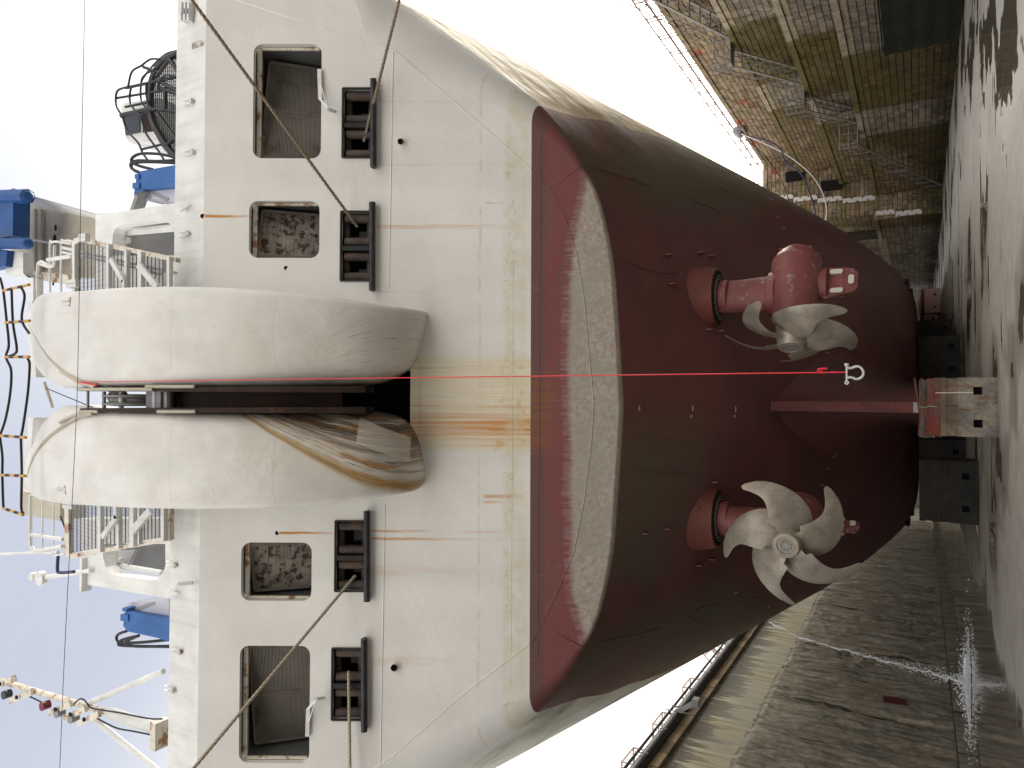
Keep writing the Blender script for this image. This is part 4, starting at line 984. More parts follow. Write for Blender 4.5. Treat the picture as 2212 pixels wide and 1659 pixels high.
for (y, a, b_) in ((835, 315, 420), (889, 340, 422), (841, 168, 330), (889, 172, 212)):
    m = MB(); m.tube([TP(lerp(a, b_, k / 6), y, sinterp(HH, lerp(a, b_, k / 6)) + .05) for k in range(7)], .035, 6); m.build('rub_strip', M['beige'], ship)
m = MB(); a, b_ = TPC(560, 928), TPC(886, 800)
co = [(GH[0], GH[1]), (GH[2], GH[1]), (GH[2], GH[3]), (GH[0], GH[3])]
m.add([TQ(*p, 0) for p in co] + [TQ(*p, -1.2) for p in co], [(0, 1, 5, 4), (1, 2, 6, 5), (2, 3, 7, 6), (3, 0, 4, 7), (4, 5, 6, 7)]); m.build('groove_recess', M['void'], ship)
# sheave and machinery at the top of the groove
p = pY(285, 862, YB - 1.2 + 0); sc_ = TP(300, 864, .6)
m = MB(); m.lathe(sc_ - V((.13, 0, 0)), (1, 0, 0), [(0, .5), (.02, .72), (.06, .72), (.1, .55), (.16, .55), (.2, .72), (.24, .72), (.26, .5)], 28); m.build('cable_sheave', M['grey'], ship, smooth=True)
for (x, y0, y1, r, mm) in ((190, 845, 885, .03, 'galv'), (225, 846, 884, .04, 'galv'), (262, 846, 884, .05, 'white'), (335, 846, 884, .06, 'white'), (362, 840, 890, .08, 'galv')):
    m = MB(); H_ = sinterp(HH, x) - .35; m.cyl(TP(x, y0, H_), TP(x, y1, H_), r, 8); m.build('groove_pipe', M[mm], ship, smooth=True)
m = MB(); m.box(TP(345, 864, sinterp(HH, 345) - .5), (.35, .3, .5)); m.box(TP(300, 830, 1.0), (.3, .3, .5)); m.build('machinery_housing', M['galv'], ship)
m = MB(); m.sphere(TP(240, 832, sinterp(HH, 240) - .45), .16, 10, (1, 1, 1.3)); m.sphere(TP(255, 858, sinterp(HH, 255) - .7), .2, 10, (1, 1, 1.4)); m.build('wrapped_fitting', M['lilac'], ship, smooth=True)
# ---- superstructure behind the bulwark, traced at its own distance
def pplate(name, outer, holes, Y, th, mt, parent=ship, smooth=False):
    f = lambda l: [(pY(x, y, Y).x, pY(x, y, Y).z) for x, y in l]
    m = MB(); m.plate([f(outer)] + [f(h) for h in holes], lambda u, v, h: V((u, Y - h, v)), th); return m.build(name, mt, parent, smooth=smooth)
YP = YB + 1.6
def rail(name, pts, Y, r, mt, parent=ship, dY=0, k=1):
    m = MB(); P3 = [pY(x, y, Y + dY * i / max(1, len(pts) - 1)) for i, (x, y) in enumerate(pts)]; m.tube(spline(P3, k) if k > 1 else P3, r, 8); return m.build(name, mt, parent, smooth=True)
pr = pplate('portal_plate', [(400, 434), (382, 438), (238, 461), (206, 463), (206, 640), (400, 640)], [[(243, 552), (242, 530), (244, 505), (250, 493), (262, 486), (330, 476), (352, 476), (366, 483), (375, 497), (378, 515), (378, 552)]], YP, .35, M['white'])
pplate('portal_plate', [(176, 1150), (177, 1259), (182, 1262), (354, 1291), (375, 1294), (375, 1120), (176, 1120)], [[(222, 1175), (223, 1205), (228, 1225), (240, 1241), (326, 1253), (340, 1250), (352, 1238), (357, 1222), (357, 1175)]], YP, .35, M['white'])
for (a, b_, c_, d_) in ((236, 470, 392, 570), (214, 1160, 372, 1236)):
    m = MB(); q0, q1 = pY(a, b_, YP + 1.9), pY(c_, d_, YP + 1.9); m.box(((q0.x + q1.x) / 2, YP + 2.2, (q0.z + q1.z) / 2), (abs(q0.x - q1.x) + .3, .1, abs(q0.z - q1.z) + 1.)); m.build('inner_bulkhead', M['dark'], ship)
    m = MB(); m.bar((q0.x, YP + .6, q1.z), (q1.x, YP + 1.9, q0.z - .4), .5, .1); m.build('knee_plate', M['grey'], ship)
rail('vent_pipe', [(258, 503), (380, 492)], YP + .5, .11, M['white']); rail('vent_pipe', [(264, 503), (268, 560)], YP + .5, .09, M['white'])
rail('pipe_flange', [(259, 519), (277, 519)], YP + .5, .1, M['white'])
rail('vent_pipe', [(253, 1180), (254, 1219)], YP + .5, .09, M['white']); rail('vent_pipe', [(252, 1221), (350, 1238)], YP + .5, .09, M['white']); rail('pipe_flange', [(247, 1211), (264, 1211)], YP + .5, .09, M['white'])
# bulkhead panel with upper flange, right of the right cheek
pb = pplate('bulkhead_panel', [(40, 428), (206, 468), (206, 600), (149, 600), (52, 590), (20, 560)], [], YP + .9, .1, M['beige'])
m = MB(); f0 = [pY(62, 421, YP + .05), pY(207, 462, YP + .05), pY(240, 461, YP + .05)]; f1 = [pY(62, 442, YP + .8), pY(205, 471, YP + .85), pY(206, 472, YP + .85)]
m.grid([f0, f1]); m.grid([[q + V((0, 0, .05)) for q in f0], [q + V((0, 0, .05)) for q in f1]]); m.build('panel_flange', M['white'], ship)
for x, w in ((75, 10), (88, 10)):
    m = MB(); q0, q1 = pY(x, 452, YP + .8), pY(x, 590, YP + .8); m.bar(q0, q1, .14, .08, V((0, -1, 0))); m.build('stiffener', M['beige'], pb)
for (x, y, r) in ((120, 492, .10), (118, 516, .14), (56, 568, .08), (115, 612, .08)):
    m = MB(); m.sphere(pY(x, y, YP + .76), r, 8, (1.2, .25, .7)); m.build('burnt_patch', M['void'], pb)
pplate('corner_post', [(14, 540), (50, 545), (50, 590), (62, 600), (66, 655), (72, 655), (72, 600), (36, 598), (12, 594)], [], YP - .3, .3, M['white'])
pplate('lower_beam', [(50, 583), (148, 594), (148, 615), (50, 600)], [], YP + .3, .12, M['ochre'])
rail('panel_pipe', [(62, 516), (110, 525)], YP + .6, .03, M['white'])
# blue winch at the top corner
bw = rail('winch_drum', [(-60, 425), (0, 425), (40, 424), (53, 424), (60, 424)], YP - .6, [.23, .23, .23, .21, .12][0], M['bluew'])
m = MB(); q = pY(56, 424, YP - .6); m.sphere(q, .23, 14); m.build('drum_end', M['bluew'], bw, smooth=True)
rail('winch_drum', [(-60, 526), (0, 526), (58, 525)], YP - .6, .19, M['bluew']); m = MB(); m.sphere(pY(58, 526, YP - .6), .19, 14); m.build('drum_end', M['bluew'], bw, smooth=True)
m = MB(); q0, q1 = pY(-60, 440, YP - .4), pY(46, 512, YP - .4); m.box((q0 + q1) / 2, (abs(q0.x - q1.x), .5, abs(q0.z - q1.z))); m.build('winch_web', M['bluew'], bw)
pplate('winch_foot', [(-40, 535), (16, 540), (12, 575), (-40, 585)], [], YP - .5, .3, M['bluew'])
# mesh work platforms beside the cheeks
def platform(outer, bars, diag, Y, mesh_rect, dirs):
    pl = pplate('platform_frame', outer[0], outer[1:], Y, .12, M['ochre'])
    for (a, b_, c_, d_, w) in bars: m = MB(); m.bar(pY(a, b_, Y - .05), pY(c_, d_, Y - .05), w, .1, V((0, -1, 0))); m.build('platform_bar', M['white'], pl)
    for (a, b_, c_, d_, w) in diag: m = MB(); m.bar(pY(a, b_, Y - .16), pY(c_, d_, Y - .16), w, .08, V((0, -1, 0))); m.build('platform_brace', M['white'], pl)
    m = MB(); (x0, y0, x1, y1) = mesh_rect
    nx, ny = int((x1 - x0) / 8), int((y1 - y0) / 3.0)
    top, bot = dirs
    for i in range(nx + 1): x = lerp(x0, x1, i / nx); m.bar(pY(x, top(x), Y + .06), pY(x, bot(x), Y + .06), .018, .018, V((0, -1, 0)))
    for j in range(ny + 1):
        f = j / ny; m.bar(pY(x0, lerp(top(x0), bot(x0), f), Y + .06), pY(x1, lerp(top(x1), bot(x1), f), Y + .06), .013, .013, V((0, -1, 0)))
    m.build('wire_mesh', M['dark'], pl, kind='stuff'); return pl
platform([[(155, 640), (155, 525), (160, 515), (170, 512), (380, 556), (380, 566), (170, 522), (164, 527), (163, 640)]],
         [(163, 608 - 80, 163, 640, .09), (236, 528, 236, 640, .10), (275, 540, 275, 640, .09), (305, 545, 305, 640, .14), (367, 555, 367, 640, .10), (155, 640, 380, 640, .1)],
         [(240, 560, 268, 608, .12), (300, 572, 340, 620, .15), (268, 605, 270, 640, .12)], YB - .55, (165, 520, 368, 636), (lambda x: 522 + (x - 165) * .2, lambda x: 636))
platform([[(139, 1080), (139, 1195), (143, 1203), (153, 1206), (362, 1170), (366, 1166), (366, 1080), (358, 1080), (358, 1162), (155, 1197), (149, 1194), (147, 1080)]],
         [(218, 1080, 218, 1192, .12), (258, 1080, 258, 1184, .09), (288, 1080, 288, 1180, .16), (303, 1080, 303, 1176, .05), (355, 1080, 355, 1168, .10)],
         [(222, 1160, 254, 1116, .12), (286, 1148, 326, 1102, .17), (252, 1120, 250, 1085, .12)], YB - .55, (150, 1086, 352, 1196), (lambda x: 1084, lambda x: 1194 - (x - 150) * .17))
for pts, r in (([(108, 660), (108, 530), (112, 524), (122, 522), (155, 527)], .03), ([(132, 655), (132, 528), (137, 521), (150, 520), (160, 524)], .03), ([(82, 650), (82, 569), (106, 574)], .04), ([(103, 561), (155, 553)], .055),
               ([(118, 530), (116, 570), (106, 576), (86, 570)], .04), ([(135, 535), (380, 590)], .04), ([(135, 545), (300, 580), (350, 592), (355, 560)], .035)):
    rail('guard_rail', pts, YB - .3, r, M['white'], k=3)
for pts, r in (([(66, 1070), (66, 1170), (70, 1184), (80, 1190), (135, 1180)], .05), ([(92, 1080), (92, 1190), (96, 1196), (125, 1192)], .025), ([(116, 1084), (116, 1192), (120, 1199), (140, 1196)], .025), ([(66, 1155), (136, 1165)], .05),
               ([(0, 1197), (125, 1192)], .035), ([(150, 1205), (205, 1195)], .04)):
    rail('guard_rail', pts, YB - .3, r, M['white'], k=3)
rail('rubber_hose', [(131, 1115), (139, 1135), (150, 1168)], YB + .2, .03, M['rubber'], k=3); rail('rubber_hose', [(126, 1195), (124, 1230), (130, 1237), (160, 1235)], YB + .4, .045, M['wire'], k=4)
m = MB(); q0, q1 = pY(53, 1060, YP), pY(137, 1124, YP); m.box(((q0.x + q1.x) / 2, YP + .3, (q0.z + q1.z) / 2), (abs(q0.x - q1.x), .8, abs(q0.z - q1.z))); m.build('deck_locker', M['beige'], ship)
vp = rail('mushroom_vent', [(196, 1232), (95, 1248)], YP - .1, .07, M['white'])
for (x, y, r) in ((89, 1249, .22), (72, 1245, .13)):
    m = MB(); q = pY(x, y, YP - .15); m.cyl(q - V((0, .08, 0)), q + V((0, .08, 0)), r, 20); m.build('vent_cap', M['white'], vp, smooth=True)
m = MB(); q = pY(185, 1240, YP); m.box(q, (1.0, .3, .12)); m.build('portal_cap', M['white'], ship)
# lamp fixtures
for (x, y) in ((158, 613), (150, 1090), (182, 514)):
    m = MB(); [m.box(pY(x, y + k, YB - .8), (.10, .12, .42) if y > 600 else (.10, .12, .3)) for k in (-4, 4)]; m.build('strip_lamp', M['white'], ship)
# ---- blue equipment boxes with hoses
def bluebox(face, side, band, lugs, hoses, Y):
    o = pplate('equipment_box', face, [], Y, .9, M['blue']); pplate('box_side', side, [], Y - .03 + .25, .6, M['lilac'], o)
    pplate('box_band', band, [], Y + .19, .2, M['grey'], o)
    for l in lugs: pplate('box_lug', l, [], Y - .05, .3, M['blue'], o)
    for h_ in hoses: rail('rubber_hose', h_, Y + .3, .045, M['rubber'], o, k=8)
YE = YB + 2.2
bluebox([(296, 376), (302, 370), (390, 354), (390, 402), (310, 409), (292, 427), (289, 420)], [(310, 409), (390, 400), (390, 440), (378, 437), (345, 431), (310, 431), (294, 425)], [(322, 411), (365, 428), (358, 434), (312, 413)],
        [[(286, 395), (300, 394), (300, 407), (286, 407)], [(291, 376), (300, 375), (300, 386), (291, 386)]],
        [[(390, 345), (340, 348), (295, 347), (282, 356), (290, 368), (300, 372)], [(390, 353), (330, 350), (290, 352), (284, 363), (300, 372)], [(390, 343), (345, 333), (305, 332), (287, 340), (285, 350), (300, 358), (330, 366)]], YE)
bluebox([(279, 1321), (290, 1324), (365, 1337), (365, 1386), (340, 1378), (275, 1364), (266, 1352), (270, 1318)], [(268, 1310), (275, 1303), (290, 1300), (340, 1300), (365, 1292), (365, 1340), (290, 1324), (278, 1318)], [(290, 1322), (335, 1305), (330, 1300), (284, 1316)],
        [[(260, 1327), (276, 1328), (276, 1342), (260, 1341)], [(264, 1313), (274, 1315), (274, 1322), (264, 1320)]],
        [[(274, 1363), (256, 1370), (252, 1380), (262, 1388), (300, 1388), (365, 1382)], [(300, 1373), (265, 1382), (256, 1390), (270, 1395), (365, 1397)], [(300, 1373), (270, 1388), (290, 1396), (365, 1396)]], YE)
# ---- crane cabin with safety cage
YC = YB + 3.2
cb = pplate('crane_cabin', [(261, 229), (270, 222), (345, 212), (352, 303), (280, 308), (272, 297)], [], YC + .4, 1.4, M['white'])
pplate('cabin_window', [(266, 246), (300, 238), (302, 285), (271, 292)], [], YC + .36, .04, M['glass'], cb); pplate('cabin_window', [(306, 238), (330, 236), (334, 282), (308, 286)], [], YC + .36, .04, M['brown'], cb)
cage = rail('cage_rim', [(392, 112), (375, 120), (352, 132), (338, 152), (328, 175), (325, 205), (325, 240), (332, 268), (345, 292), (362, 318), (385, 345)], YC, .11, M['black'], k=4)
rail('cage_hoop', [(392, 108), (360, 116), (332, 140), (312, 165), (305, 180), (305, 215), (320, 240)], YC + .3, .035, M['black'], cage, k=5)
for pts in ([(345, 128), (325, 128), (305, 142), (285, 155), (277, 185), (275, 188)], [(275, 188), (255, 195), (250, 212), (253, 232), (264, 250)], [(283, 190), (280, 210), (285, 230), (305, 250)], [(316, 180), (316, 205), (322, 228), (335, 240)],
            [(335, 150), (318, 158), (308, 168), (305, 176)], [(264, 250), (275, 282), (298, 308), (308, 330), (320, 347)], [(304, 250), (314, 285), (332, 312), (345, 330), (357, 350)], [(340, 192), (348, 170), (362, 162), (380, 166)]):
    rail('cage_hoop', pts, YC - .1, .035, M['black'], cage, k=5)
for (a, b_, c_, d_, r) in ((272, 190, 386, 165, .05), (252, 212, 385, 190, .04), (263, 250, 330, 235, .09), (330, 235, 388, 243, .05), (345, 190, 388, 205, .06), (310, 145, 345, 156, .05), (271, 231, 325, 220, .04), (365, 125, 388, 160, .07), (338, 165, 365, 128, .06), (338, 172, 388, 200, .06), (340, 245, 388, 310, .07), (358, 315, 388, 292, .06), (305, 323, 350, 312, .04), (357, 190, 357, 240, .07)):
    rail('cage_bar', [(a, b_), (c_, d_)], YC - .05, r, M['black'], cage)
m = MB()
for i in range(15):
    x = 332 + i * 4.2; tt = max(0, 1 - ((x - 392) / 66.) ** 2) ** .5; m.bar(pY(x, 228 - 112 * tt, YC + .15), pY(x, 228 + 112 * tt, YC + .15), .02, .02, V((0, -1, 0)))
for j in range(75):
    y = 116 + j * 3; tt = max(0, 1 - ((y - 228) / 116.) ** 2) ** .5; m.bar(pY(392 - 66 * tt, y, YC + .17), pY(392, y, YC + .17), .028, .02, V((0, -1, 0)))
m.build('cage_grating', M['dark'], cage, kind='stuff')
# ---- signal mast
YM = YB + .9
ms = rail('signal_mast', [(350, 1578), (238, 1540)], YM, .15, M['white']); rail('mast_pole', [(240, 1541), (-30, 1462)], YM, .085, M['ochre'], ms)
for (a, b_, c_, d_) in ((188, 1520, 353, 1450), (204, 1553, 345, 1668)): rail('mast_stay', [(a, b_), (c_, d_)], YM, .075, M['white'], ms)
for i, (x, y) in enumerate(((2, 1476), (38, 1505), (122, 1531), (154, 1542), (184, 1553))):
    o = pplate('mast_shelf', [(x - 18, y + 4), (x + 26, y - 17), (x + 30, y - 3), (x - 18, y + 16)], [], YM - .2, .08, M['ochre'], ms)
    m = MB(); q = pY(x - 4, y + 2, YM - .3); m.cyl(q, q + V((0, .04, 0)), .06, 12); m.build('shelf_hole', M['void'], ms)
for (x, y, mm) in ((14, 1500, 'glass'), (97, 1524, 'redl'), (128, 1539, 'galv'), (158, 1551, 'galv')):
    m = MB(); q = pY(x, y, YM - .15); m.cyl(q - V((0, .1, .0)), q + V((0, .12, 0)), .13, 14); m.build('mast_lamp', M[mm], ms, smooth=True)
for pts in ([(190, 1521), (200, 1530), (260, 1540), (320, 1552), (350, 1553)], [(210, 1552), (250, 1572), (290, 1580), (330, 1588)], [(65, 1505), (90, 1517), (100, 1524)], [(160, 1521), (172, 1510), (182, 1512), (190, 1522)]): rail('mast_cable', pts, YM - .18, .022, M['rubber'], ms, k=5)
m = MB(); m.box(pY(345, 1585, YM), (.7, .4, .22)); m.build('mast_foot', M['ochre'], ms)
# ---- striped posts and rope rails high on the chute
YS = YB - 2.2
for i, (a, b_, c_, d_) in enumerate(((7, 628, 63, 615), (12, 697, 64, 693), (12, 771, 63, 771), (0, 941, 56, 945), (3, 1026, 54, 1028), (7, 1098, 50, 1112))):
    p0, p1 = pY(a, b_, YS), pY(c_, d_, YS)
    o = None
    for k in range(5):
        m = MB(); m.cyl(p0.lerp(p1, k / 5), p0.lerp(p1, (k + 1) / 5), .035, 8)
        if o is None: o = m.build('rail_post', M['yellow'], ship, smooth=True)
        else: m.build('post_band', M['yellow' if k % 2 == 0 else 'black'], o, smooth=True)
for pts in ([(0, 600), (7, 628), (14, 690), (19, 745), (13, 771), (24, 800), (22, 850), (12, 905), (0, 940)], [(25, 626), (28, 697), (36, 750), (32, 764), (13, 771)], [(45, 620), (53, 640), (47, 690), (63, 720)], [(60, 775), (64, 790), (60, 850), (50, 920), (45, 945)], [(0, 945), (5, 985), (5, 1026), (7, 1090), (10, 1100)], [(45, 945), (47, 1020), (46, 1095), (50, 1108)]):
    rail('rope_rail', pts, YS, .028, M['rubber'], k=6)
rail('slim_strut', [(96, 826), (114, 880)], YS + .6, .035, M['beige']); rail('guy_wire', [(98, 838), (200, 880)], YS + .5, .012, M['wire'])
pplate('top_fairing', [(61, 650), (70, 650), (78, 815), (64, 812)], [], YS + 1.2, .6, M['white']); pplate('top_fairing', [(60, 902), (72, 902), (60, 1060), (50, 1060), (52, 945), (60, 940)], [], YS + 1.2, .6, M['white'])
# ================================================================== THRUSTERS
def blade_mesh(phi_t, hand, R=1.62):
    """rows along the radius; local frame: axis -Y faces aft (towards the viewer)"""
    CHD = [(.12, .26), (.18, .38), (.26, .48), (.35, .54), (.45, .55), (.55, .52), (.65, .45), (.75, .38), (.85, .31), (.92, .255), (.97, .185), (1.0, .07)]
    SKW = [(.16, 52), (.3, 50), (.45, 46), (.55, 41), (.7, 30), (.85, 15), (1, 0)]
    U, D = [], []
    for i in range(19):
        r = lerp(.12, 1., (i / 18) ** .9); ch = interp(CHD, r) * 1.12; sk = math.radians(sinterp(SKW, r)); pitch = math.atan(.95 / (math.pi * r)) * .9; tk = .045 * (1 - r) + .006
        ru, rd = [], []
        for k in range(11):
            c = k / 10 - .5; ph = phi_t + hand * (sk + c * ch / r * (1 if r > .3 else .75)); ax = c * ch * math.tan(pitch) * .85 * min(1, r / .5); rk = .10 * r * r
            th = tk * math.sqrt(max(0, 1 - (2 * c) ** 2)) + .002
            rad = V((-math.sin(ph), 0, -math.cos(ph)))            # photo angle: 0 = down, 90 = left
            p = rad * r * R
            ru.append(p + V((0, (ax + rk - th) * R, 0))); rd.append(p + V((0, (ax + rk + th) * R, 0)))
        U.append(ru + rd[::-1])
    m = MB(); m.grid(U, closed=True); m.f.append(tuple(range((len(U) - 1) * 22, len(U) * 22))); return m
def thruster(name_loc, yaw, hand, phase, zroot, label):
    A = (0, -1, 0); zc = 4.36 - zroot
    # pod body is the part, everything else its sub-parts; local frame turned by yaw
    m = MB(); m.lathe((0, 0, zc), (0, -1, 0), [(-1.32, .0), (-1.30, .18), (-1.22, .36), (-1.08, .50), (-.90, .58), (-.89, .60), (-.3, .62), (.1, .61), (.4, .57), (.7, .50), (.88, .44), (.9, .41), (.95, .40)], 36)
    body = m.build('azimuth_thruster', M['podred'], None, smooth=True, local=True, label=label)
    body.location = name_loc; body.rotation_euler = (0, 0, yaw); body.parent = ship; body.matrix_parent_inverse = wmat(ship).inverted()
    def part(mm, nm, mt, sm=True): return mm.build(nm, mt, body, smooth=sm, local=True)
    # cap ribs
    for k in range(8):
        a = k * .785; m = MB(); m.box((math.cos(a) * .46, 1.04, zc + math.sin(a) * .46), (.07, .20, .12)); part(m, 'cap_rib', M['podred'], False)
    rows = []
    for (zz, lx, ly) in ((zc + .45, .46, .62), (zc + .62, .42, .60), (zc + .64, .36, .50), (zc + 1.35, .34, .46), (zc + 1.85, .34, .46)):
        rows.append([(lx * math.cos(a * .2618), ly * math.sin(a * .2618), zz) for a in range(24)])
    m = MB(); m.grid(rows, closed=True); m.f.append(tuple(range(96, 120))); part(m, 'strut', M['podred'])
    m = MB(); m.lathe((0, 0, zc + 1.62), (0, 0, 1), [(0, .42), (.02, .45), (.22, .45), (.24, .42)], 28); part(m, 'strut_collar', M['podred'])
    m = MB(); m.lathe((0, 0, zc + 1.90), (0, 0, 1), [(0, .74), (.01, .79), (.12, .80), (1.0, 1.05)], 40); part(m, 'mount_cone', M['cone'])
    m = MB(); m.lathe((0, 0, zc + 1.885), (0, 0, 1), [(0, .50), (.0, .71), (.02, .72)], 40); part(m, 'mount_ring', M['void'])
    m = MB(); m.tube([(math.cos(k * .19635) * .5, math.sin(k * .19635) * .5, zc + 1.875) for k in range(32)], .02, 6, closed=True)
    for k in range(24): m.cyl((math.cos(k * .2618) * .58, math.sin(k * .2618) * .58, zc + 1.86), (math.cos(k * .2618) * .58, math.sin(k * .2618) * .58, zc + 1.89), .02, 6)
    part(m, 'ring_bolts', M['galv'])
    # keel fin with zinc anodes
    m = MB(); m.lathe((0, 0, zc - .5), (0, 0, -1), [(-.2, .50), (.08, .42), (.14, .44), (.2, .44), (.21, .3)], 24); m.v = [(v[0] * .6, v[1] + .2, v[2] - .04) for v in m.v]; part(m, 'fin_collar', M['podred'])
    m = MB(); prof = [(-.46, -.66), (.44, -.66), (.40, -1.1), (.36, -1.28), (.24, -1.38), (-.16, -1.38), (-.28, -1.30), (-.34, -1.1)]
    m.plate([prof], lambda u, v, h: V((.05 + h, u + .2, zc + v - .05)), .10); part(m, 'keel_fin', M['podred'], False)
    for sx in (.07, -.07):
        for (cy, cz, l, v_) in ((-.27, -.92, .30, 1), (.27, -.90, .30, 1), (.02, -1.24, .26, 0)):
            m = MB(); n_ = rrect(-.065, -l / 2, .065, l / 2, .06, 4); m.plate([n_], lambda u, v, h, cy=cy, cz=cz, v_=v_, sx=sx: V((sx + (-h if sx > 0 else h) , cy + .2 + (u if v_ else v), cz - .05 + (v if v_ else u) + zc)), .05); part(m, 'zinc_anode', M['anode'], False)
    # hub and blades
    ya = -1.30
    m = MB(); m.lathe((0, -.96, zc), (0, -1, 0), [(0, .385), (.02, .40), (.3, .37), (.58, .31), (.62, .29), (.625, .20), (.60, .19), (.60, .02)], 36); part(m, 'propeller_hub', M['bronze'])
    m = MB()
    for k in range(9): a = k * .698; m.cyl((math.cos(a) * .115, -1.57, zc + math.sin(a) * .115), (math.cos(a) * .115, -1.60, zc + math.sin(a) * .115), .024, 8)
    m.cyl((0, -1.56, zc), (0, -1.575, zc), .08, 6); part(m, 'hub_bolts', M['galv'])
    for k in range(5):
        m = blade_mesh(math.radians(phase + 72 * k), hand); m.v = [(v[0], v[1] + ya, v[2] + zc) for v in m.v]; part(m, 'propeller_blade', M['bronze'])
    return body
TLx = pY(1550, 1122, 19.1).x; TRx = pY(1550, 635, 19.1).x
thruster((TLx + .04, 19.1, 1.0), math.radians(-9), 1, 16, 1.0, 'left thruster, propeller facing straight aft')
thruster((TRx - .10, 19.1, 1.0), math.radians(-66), -1, 34, 1.0, 'right thruster, propeller turned toward the keel')
# ================================================================== KEEL BLOCKS
def keel_block(x, y, w, kind, label, group=None, dd=1.3):
    t = thing('keel_block', (x, y, 0), label, 'keel block', group)
    if kind == 'front': mats = (M['block'], M['timber'], M['timred'])
    elif kind == 'pink': mats = (M['pink'], M['pink'], M['timred'])
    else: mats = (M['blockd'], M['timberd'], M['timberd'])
    hw = w / 2
    def B_(nm, z0, z1, mt, k=0., x0=-hw, x1=hw, f=0): 
        m = MB(); m.box(((x0 + x1) / 2 + x, y + dd / 2 - k / 2, (z0 + z1) / 2), (x1 - x0, dd + k, z1 - z0)); return m.build(nm, mt, t)
    # concrete body with two square holes: built from pieces
    h0, h1 = .26, .46; a, b_ = hw * .42, hw * .42 + .2
    m = MB()
    for (x0, x1, z0, z1) in ((-hw, hw, 0, h0), (-hw, hw, h1, .80), (-hw, -b_, h0, h1), (-a, a, h0, h1), (b_, hw, h0, h1)):
        m.box((x + (x0 + x1) / 2, y + dd / 2, (z0 + z1) / 2), (x1 - x0, dd, z1 - z0))
    m.build('concrete_base', mats[0], t)
    m = MB(); [m.box((x + s * (a + b_) / 2, y + .35, (h0 + h1) / 2), (.2, .02, .2)) for s in (-1, 1)]; m.build('lifting_slot', M['void'], t)
    B_('timber', .803, 1.03, mats[1], -.02, -hw + .01, .02); B_('timber', .803, 1.03, mats[1], -.03, .03, hw - .01); B_('timber', 1.033, 1.17, mats[1], 0); B_('red_timber', 1.173, 1.31, mats[2] if kind != 'dark' else mats[1], .01)
    B_('red_timber', 1.313, 1.47, mats[2], -.02, -hw + .02, hw - .02)
    if kind == 'dark': B_('cap_timber', 1.473, 1.657, mats[1], 0)
    for k, (z, tl, s) in enumerate(((1.49, .0, -1), (1.53, .03, 1), (1.57, .05, -1), (1.61, .075, 1)) if kind != 'dark' else ()):
        m = MB(); q = V((x, y + dd / 2, z)); m.box(q + V((s * .35 * hw, 0, tl * 1.1)), (hw * 1.3, dd, .036), (V((1, 0, tl * s * 1.5)).normalized(), V((0, 1, 0)), V((-tl * s * 1.5, 0, 1)).normalized())); m.build('wedge_board', mats[2] if kind != 'pink' else mats[1], t)
    return t
xk = X0 + .02
kb = keel_block(xk, 21.35, 1.5, 'front', 'nearest keel block, rust stained concrete with red timbers under the skeg')
m = MB(); m.tube([V((xk + .36, 21.30, 1.28)), V((xk + .37, 21.28, .46))], .012, 6); m.build('steel_rod', M['hosew'], kb)
m = MB(); m.tube(spline([(xk, 21.36, 1.62), (xk - .02, 21.30, 1.5), (xk + .02, 21.29, 1.42), (xk + .0, 21.28, 1.25)], 5), .012, 6); m.build('green_tie', mat('green_tie', lambda b: dict(c=(.25, .45, .18), r=.6)), kb)
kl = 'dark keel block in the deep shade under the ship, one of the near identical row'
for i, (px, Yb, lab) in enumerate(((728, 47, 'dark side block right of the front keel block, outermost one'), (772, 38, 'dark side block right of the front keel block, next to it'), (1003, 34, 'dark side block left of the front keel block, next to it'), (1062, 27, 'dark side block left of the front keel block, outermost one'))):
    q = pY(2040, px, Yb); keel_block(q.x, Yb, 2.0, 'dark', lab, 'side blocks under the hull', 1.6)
for i, (px, Yb, lab) in enumerate(((650, 74, 'far pink keel block with red top near the end wall'), (676, 82, 'farthest pale keel block just past the dark side block'))):
    q = pY(2000, px, Yb); keel_block(q.x, Yb, 2.2, 'pink', lab, 'far painted keel blocks')
# ================================================================== ROPES
def rope(name, p0, p1, r, sag, mt, label, ext=1.0, curl=None):
    p0, p1 = V(p0), V(p1); L = (p1 - p0).length; n = int(L / .035); t = thing(name, p0, label, 'rope', 'mooring ropes from the fairleads')
    d = (p1 - p0).normalized(); up = V((0, 0, 1)); u = (up - d * up.dot(d)).normalized(); v = d.cross(u)
    for k in range(3):
        pts = []
        for i in range(n + 1):
            f = i / n; c = p0.lerp(p1, f) - V((0, 0, sag * 4 * f * (1 - f))); a = f * L / .30 * 6.2832 + k * 2.0944; pts.append(c + (u * math.cos(a) + v * math.sin(a)) * r * .5)
        m = MB(); m.tube(pts, r * .56, 6); m.build('rope_strand', mt, t, smooth='all')
    return t
def moor(px0, px1, h0, Y1, ext, r, sag, mt, label):
    a = TP(*px0, h0); q = pY(*px1, Y1); b_ = a + (q - a) * ext; return rope('mooring_rope', a, b_, r, sag, mt, label)
moor((772, 490), (413, -2), -.12, 8.3, 3.0, .036, .0, M['ropebrown'], 'brown mooring rope running up right from the inner right fairlead')
moor((786, 306), (863, -2), -.12, 12.2, 2.4, .036, .0, M['ropebrown'], 'brown mooring rope leaving the outer right fairlead toward the right')
moor((768, 1243), (416, 1662), -.12, 8.6, 3.0, .036, .0, M['ropepale'], 'pale mooring rope running up left from the inner left fairlead')
a = TP(755, 1440, -.1); b_ = TP(752, 1490, .14); 
moor((753, 1450), (756, 1664), .10, 12.2, 2.2, .036, .0, M['ropepale'], 'pale mooring rope leaving the outer left fairlead toward the left')
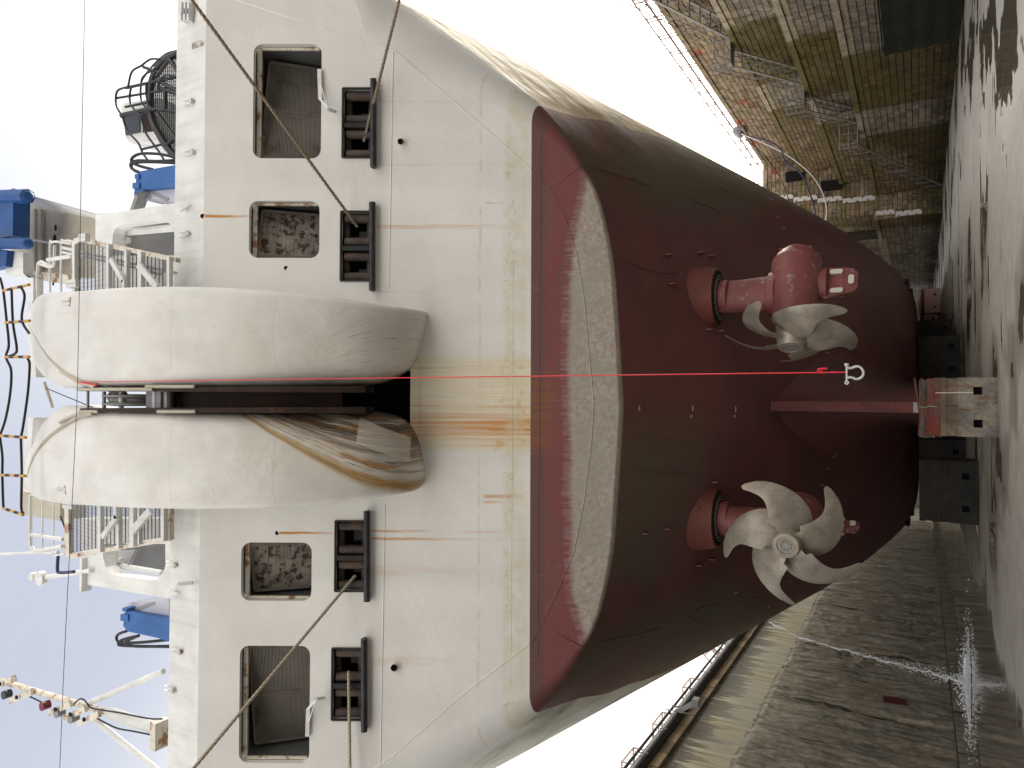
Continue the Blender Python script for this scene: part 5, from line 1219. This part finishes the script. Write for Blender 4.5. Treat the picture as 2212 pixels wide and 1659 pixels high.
# ---- wire across the dock with the red plumb cord
YW = 7.5
P_ = [pY(x, y, YW) for x, y in ((186, -200), (183, 0), (175, 400), (168, 800), (160, 1000), (140, 1400), (129, 1660), (120, 1860))]
m = MB(); m.tube(spline(P_, 8), .0055, 6); o = m.build('antenna_wire', M['wire'], None, smooth='all'); tag(o, 'thin dark wire stretched across in front of the ship', 'wire')
top = pY(170, 825, YW); bot = pY(1829, 804, YW); cr = thing('red_cord', bot, 'straight red cord hanging down from the thin wire', 'cord')
m = MB(); m.tube([top, top.lerp(bot, .5), V((bot.x, bot.y, bot.z))], .0065, 6); m.build('cord', M['redrope'], cr)
m = MB(); q = pY(1775, 804, YW); m.tube(spline([q, q + V((.015, -.01, .03)), q + V((.03, -.01, .02)), q + V((.035, -.01, -.05))], 5), [.010] * 16, 7); m.sphere(q, .016, 8); m.sphere(pY(1802, 804, YW), .011, 8); m.sphere(top, .014, 8)
q2 = pY(205, 827, YW); m.tube(spline([top, q2 + V((-.03, 0, .05)), q2 + V((-.035, 0, -.04)), q2 + V((-.0, 0, -.05))], 5), .012, 6); m.build('knot', M['redrope'], cr, smooth=True)
q = pY(1829, 804, YW); sh = thing('bow_shackle', q, 'galvanised bow shackle hanging from the red cord', 'shackle'); s_ = .0040
m = MB(); bowl = []
for (du, dv) in ((-16, -2), (-15, 2), (-13, 7), (-14, 13), (-17, 19), (-17, 26), (-12, 33), (-3, 36), (6, 34), (13, 28), (14, 20), (11, 13), (10, 7), (12, 2), (13, -2)): bowl.append(q + V((du * s_ * .95, 0, -dv * s_)))
bowl = [q + V((p.x * 0 + (p.x - q.x), 0, (p.z - q.z))) for p in bowl]
m.tube(spline(bowl, 4), .0115, 10); m.build('bow', M['shackle'], sh, smooth=True)
m = MB(); m.cyl(q + V((-.105, 0, .0)), q + V((.085, 0, 0)), .0095, 10); m.build('pin', M['shackle'], sh, smooth=True)
m = MB(); m.cyl(q + V((.06, 0, 0)), q + V((.085, 0, 0)), .02, 12); m.cyl(q + V((-.10, -.012, 0)), q + V((-.10, .012, 0)), .02, 12); m.build('pin_eye', M['shackle'], sh, smooth=True)
m = MB(); m.cyl(q + V((-.10, -.0135, 0)), q + V((-.10, -.0125, 0)), .007, 10); m.build('eye_hole', M['void'], sh)
